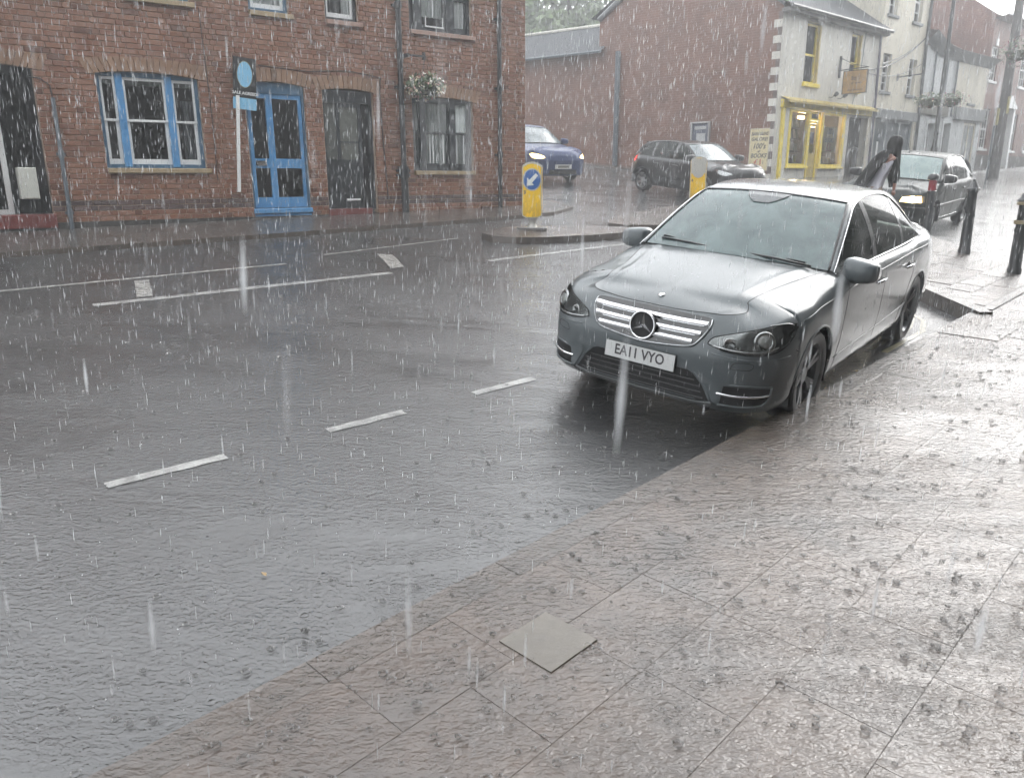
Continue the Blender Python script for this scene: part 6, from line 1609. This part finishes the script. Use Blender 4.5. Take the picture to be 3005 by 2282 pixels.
# +y is the way the person leans and walks
H = [(0, 0, .92, (.15, .12)), (0, .08, 1.08, (.135, .11)), (0, .18, 1.22, (.16, .115)), (0, .30, 1.36, (.17, .10)), (0, .37, 1.44, .05), (0, .42, 1.52, (.075, .085)), (0, .46, 1.60, (.08, .095)), (0, .46, 1.67, .05),
     (.17, .30, 1.36, .055), (.15, .42, 1.14, .045), (.11, .45, .96, .036), (.10, .44, .86, .028), (-.17, .30, 1.36, .055), (-.22, .22, 1.12, .045), (-.18, .34, .94, .036), (-.15, .38, .87, .028),
     (.09, .02, .82, .085), (.10, .14, .48, .06), (.10, .02, .10, .042), (.10, .13, .03, .035), (-.09, 0, .82, .085), (-.10, -.04, .47, .06), (-.10, -.34, .16, .042), (-.10, -.30, .05, .035)]
He = [(0, 1), (1, 2), (2, 3), (3, 4), (4, 5), (5, 6), (6, 7), (3, 8), (8, 9), (9, 10), (10, 11), (3, 12), (12, 13), (13, 14), (14, 15), (0, 16), (16, 17), (17, 18), (18, 19), (0, 20), (20, 21), (21, 22), (22, 23)]
PR.scale = (.86, .86, 1.0)
skin_body('body', H, He, M_skin, PR)
for sx_ in (1, -1):                                        # five fingers on each hand
    bx, by, bz = (.10, .44, .86) if sx_ > 0 else (-.15, .38, .87)
    for f in range(5):
        a = (f-2)*.016; L = (.045, .065, .07, .066, .05)[f]
        MB().tube([(bx+a, by, bz), (bx+a*1.3, by+.01, bz-L*.6), (bx+a*1.3, by+.0, bz-L)], [.010, .009, .006], 6).obj('finger', M_skin, PR, smooth=True)
def ring_cloth(name, rings, mat, n=22, wob=.012, seed=1):
    "garment as stacked rings of (cx, cy, z, rx, ry)"
    rg = random.Random(seed); ph = [rg.uniform(0, 6.28) for _ in range(4)]; mb = MB(); cols_ = []
    R_ = catmull(rings, 5)
    for j, (cx_, cy_, z, rx, ry) in enumerate(R_):
        t = j/len(R_); cols_.append([Vector((cx_+(rx+wob*(.4+t)*math.sin(5*a+ph[0]+t*2))*math.cos(a), cy_+(ry+wob*(.4+t)*math.sin(4*a+ph[1]))*math.sin(a), z)) for a in [2*math.pi*i/n for i in range(n+1)]])
    grid_mesh(mb, cols_); return mb.obj(name, mat, PR, smooth=True, fix=True)
ring_cloth('shirt', [(0, .36, 1.42, .07, .07), (0, .30, 1.36, .19, .13), (0, .20, 1.22, .185, .15), (0, .11, 1.06, .165, .15), (0, .04, .90, .175, .155)], M_shirt)
ring_cloth('shorts', [(0, .05, .94, .17, .15), (0, .04, .84, .19, .165), (.02, .04, .68, .20, .17)], M_short)
ring_cloth('skirt_hem', [(-.03, -.03, .84, .185, .15), (-.06, -.06, .6, .2, .17), (-.1, -.08, .4, .22, .19)], M_shirt, wob=.03, seed=4)
# open coat over the bent back, its tail blown out behind
mb = MB(); cs = []
for j, (cx_, cy_, z, rx, ry) in enumerate(catmull([(0, .36, 1.52, .08, .08), (0, .27, 1.46, .20, .13), (0, .12, 1.30, .24, .15), (-.02, -.03, 1.10, .25, .16), (-.05, -.18, .88, .27, .19), (-.1, -.28, .66, .30, .22)], 5)):
    cs.append([Vector((cx_+(rx+.02*math.sin(3*a+j*.3))*math.cos(a), cy_+(ry+.025*math.sin(4*a+1+j*.2))*math.sin(a), z-.05*math.sin(a*2)*(j/26))) for a in [R(195)+R(140)*i/26 for i in range(27)]])
grid_mesh(mb, cs); mb.obj('coat', M_coat, PR, smooth=True)
for (pts, rr) in (([(.15, .31, 1.36), (.15, .42, 1.16), (.11, .45, 1.0)], [.075, .06, .05]), ([(-.16, .29, 1.38), (-.25, .2, 1.14), (-.2, .3, .98)], [.085, .07, .055])): MB().tube(catmull(pts, 4), [rr[0]+(rr[2]-rr[0])*i/8 for i in range(9)], 10).obj('sleeve', M_coat, PR, smooth=True)
ring_cloth('hair', [(0, .455, 1.735, .03, .03), (0, .45, 1.71, .09, .10), (0, .44, 1.62, .125, .135), (0, .42, 1.50, .135, .135), (.01, .43, 1.36, .135, .12), (.02, .45, 1.20, .12, .10), (.03, .46, 1.04, .095, .075), (.03, .46, .92, .05, .04)], M_hair, wob=.02, seed=9)
for (x, z, m_) in ((.03, 1.585, M_void), (-.03, 1.585, M_void)): MB().lathe([(0, .006), (.008, .003), (.011, 0)], 8, M=Matrix.Translation((x, .55, z))@Matrix.Rotation(R(-90), 4, 'X')).obj('eye', m_, PR)
for sx_ in (1, -1):
    fx, fy, fz = (.10, .12, .0) if sx_ > 0 else (-.10, -.30, .02); MB().cham(-.045, .045, -.08, .18, -.0, .075, .02, M=Matrix.Translation((fx, fy, fz))).obj('shoe', M_trim, PR)
# ------------------------------------------------------------------ rain, splashes, mist
m, nt, b = new_mat('falling_rain')
tl = N(nt, 'ShaderNodeBsdfTranslucent'); tl.inputs[0].default_value = (.93, .95, .97, 1); df = N(nt, 'ShaderNodeBsdfDiffuse'); df.inputs[0].default_value = (.93, .95, .97, 1)
a1 = N(nt, 'ShaderNodeMixShader'); a1.inputs[0].default_value = .5; nt.links.new(tl.outputs[0], a1.inputs[1]); nt.links.new(df.outputs[0], a1.inputs[2])
tr = N(nt, 'ShaderNodeBsdfTransparent'); mx = N(nt, 'ShaderNodeMixShader'); g_ = N(nt, 'ShaderNodeNewGeometry')
nt.links.new(mth(nt, 'ADD', .07, mth(nt, 'MULTIPLY', mth(nt, 'POWER', g_.outputs['Random Per Island'], 3.0), .68)), mx.inputs[0])
nt.links.new(tr.outputs[0], mx.inputs[1]); nt.links.new(a1.outputs[0], mx.inputs[2]); nt.links.new(mx.outputs[0], nt.nodes['Material Output'].inputs['Surface'])
M_rain = m
rr = random.Random(77); mb = MB()
def streak(p, L, r):
    ax = Vector((.035+rr.uniform(-.02, .02), rr.uniform(-.03, .02), 1)); t0 = rr.uniform(0, 6.28)
    c = p+ax*L*.45
    mb.add([p]+[c+Vector((r*math.cos(t0+k*2.0944), r*math.sin(t0+k*2.0944), 0)) for k in range(3)]+[p+ax*L], [(0, 1, 2), (0, 2, 3), (0, 3, 1), (4, 2, 1), (4, 3, 2), (4, 1, 3)])
def drop(near):
    while True:
        x, y = rr.uniform(-11, 19), rr.uniform(.8, 25)
        d = math.hypot(x, y)
        if (d < 9) != near or (y < 9 and abs(x) > .85*y+1.3) or (d < 3 and rr.random() < .55): continue
        return x, y, d
for k in range(100000):
    x, y, d = drop(k % 20 < 12)
    z = gz(x, y)+rr.random()**.9*(5.2 if d < 9 else 8.0)
    r = .0009+.0014*rr.random()**2
    streak(Vector((x, y, z)), rr.uniform(.02, .065)*(1 if d < 6 else 1.4), r*(1 if d < 6 else 1.6))
for k in range(60):                                        # drops passing close by, out of focus
    y = rr.uniform(.38, .95); x = rr.uniform(-.75, .75)*y*1.1; streak(Vector((x, y, CAMZ+rr.uniform(-.75, .35)*y)), rr.uniform(.03, .08), rr.uniform(.0012, .0026))
rain = mb.obj('rain', M_rain, fix=False, kind='stuff', label='dense falling rain across the whole street')

m, nt, b = new_mat('splash_water'); b.inputs['Base Color'].default_value = (.50, .49, .48, 1); b.inputs['Roughness'].default_value = .05; b.inputs['IOR'].default_value = 1.33; b.inputs['Transmission Weight'].default_value = .6
tr = N(nt, 'ShaderNodeBsdfTransparent'); mx = N(nt, 'ShaderNodeMixShader'); mx.inputs[0].default_value = .86; nt.links.new(tr.outputs[0], mx.inputs[1]); nt.links.new(b.outputs[0], mx.inputs[2]); nt.links.new(mx.outputs[0], nt.nodes['Material Output'].inputs['Surface'])
M_splash = m
mb = MB(); sp = random.Random(21)
def crown(u, v, z, r):
    p = W(u, v, z); n = 14; rows = []
    h = r*sp.uniform(.3, .65); ph = sp.uniform(0, 6.28)
    for (k, zz) in ((1.0, -.001), (1.02, h*.5), (1.22, h)):
        rows.append([p+Vector((r*k*math.cos(2*math.pi*i/n), r*k*math.sin(2*math.pi*i/n), zz+(h*.3*abs(math.sin(2.2*i+ph)) if zz == h else 0))) for i in range(n)])
    fs = [(a*n+i, a*n+(i+1) % n, (a+1)*n+(i+1) % n, (a+1)*n+i) for a in range(2) for i in range(n)]
    mb.add([q for r_ in rows for q in r_], fs)
    # thrown beads
    for _ in range(sp.randrange(0, 4)):
        a = sp.uniform(0, 6.28); q = p+Vector((r*1.6*math.cos(a), r*1.6*math.sin(a), h*sp.uniform(1.0, 2.4))); s = r*.12
        mb.add([q+Vector((s, 0, 0)), q+Vector((-s, 0, 0)), q+Vector((0, s, 0)), q+Vector((0, -s, 0)), q+Vector((0, 0, s)), q+Vector((0, 0, -s))], [(0, 2, 4), (2, 1, 4), (1, 3, 4), (3, 0, 4), (2, 0, 5), (1, 2, 5), (3, 1, 5), (0, 3, 5)])
for k in range(2000):
    u = .25+9*sp.random()**1.3; v = 2.1-3.4*sp.random(); crown(u, v, pave_z(u, v)+.002, .005+.011*sp.random()**1.8)
for k in range(1300):
    u = -1+10*sp.random(); v = 2.25+6.5*sp.random()**1.2
    if 4.0 < u < 9.0 and v < 4.0: continue
    crown(u, v, road_z(u, v)+.002, .005+.011*sp.random()**1.8)
mb.obj('rain_splashes', M_splash, fix=False, smooth=True, kind='stuff', label='small splash crowns where drops hit the flooded ground')
mb = MB()
def bead(q, s): mb.add([q+Vector((s, 0, -s*.6)), q+Vector((-s*.5, s*.87, -s*.6)), q+Vector((-s*.5, -s*.87, -s*.6)), q+Vector((0, 0, s))], [(0, 1, 3), (1, 2, 3), (2, 0, 3), (0, 2, 1)])
for k in range(26000):
    u = -1+24*sp.random(); v = 2.3+(11 if u < 11 else 13)*sp.random()
    if 3.6 < u < 9.2 and v < 4.1: continue
    q = W(u, v); q.z += .11*sp.random()**2.2+.005; bead(q, sp.uniform(.0016, .0038))
for k in range(14000):                                    # thicker along the terrace and in the side street
    u = 1+22*sp.random(); v = 9.2+3.2*sp.random()+(3*sp.random() if u > 12 else 0); q = W(u, v); q.z += .42*sp.random()**1.8+.01; bead(q, sp.uniform(.002, .0045))
for k in range(5000):
    u = 8+28*sp.random(); v = 2.3+8*sp.random(); q = W(u, v); q.z += .2*sp.random()**2+.005; bead(q, sp.uniform(.003, .007))
for k in range(2600):                                     # spray dancing on the saloon's roof and bonnet
    x = -2.6+1.5*sp.random() if k % 3 else sp.uniform(-.3, .6); y = sp.uniform(-.56, .56)
    z = (1.44-.05*(y/.56)**2-.03*abs(x+1.7)**2) if x < -.5 else cz(x)-.02*abs(y)
    q = C.M@Vector((x, y, z+.035*sp.random()**2)); bead(q, sp.uniform(.0014, .0028))
mb.obj('rain_spray', M_rain, fix=False, kind='stuff', label='fine spray bouncing off the road and the car roof')

# leaves washed into the gutter
M_leaf = simple('fallen_leaf', (.34, .22, .08), .4, var=.3, scale=40, coat=.5)
for (u, v, n, lb) in ((6.4, 2.3, .05, 'pale curled leaf in the gutter nearest the rear wheel of the silver car'), (5.8, 2.28, .035, 'small brown leaf in the gutter below the middle of the silver car'), (1.4, 2.9, .022, 'tiny yellow leaf stranded on the open road')):
    mb = MB(); p = W(u, v, dz=.012); a = sp.uniform(0, 6.28); e = Vector((math.cos(a), math.sin(a), .1)); f = Vector((-math.sin(a), math.cos(a), 0)); s = n
    mb.add([p-e*s, p-e*s*.3+f*s*.45+Vector((0, 0, .006)), p+e*s, p-e*s*.3-f*s*.45+Vector((0, 0, .006)), p+Vector((0, 0, .002))], [(0, 1, 4), (1, 2, 4), (2, 3, 4), (3, 0, 4)])
    tag(mb.obj('fallen_leaf', M_leaf), lb, 'leaf')

# the wet air
m = bpy.data.materials.new('rain_haze'); m.use_nodes = True; nt = m.node_tree; nt.nodes.remove(nt.nodes['Principled BSDF'])
pv = nt.nodes.new('ShaderNodeVolumePrincipled'); pv.inputs['Color'].default_value = (.93, .95, .97, 1); pv.inputs['Density'].default_value = .0074; pv.inputs['Anisotropy'].default_value = .35
nt.links.new(pv.outputs[0], nt.nodes['Material Output'].inputs['Volume'])
MB().box(-85, 105, -75, 110, -8, 32).obj('haze', m, kind='stuff', label='pale rain haze filling the street')
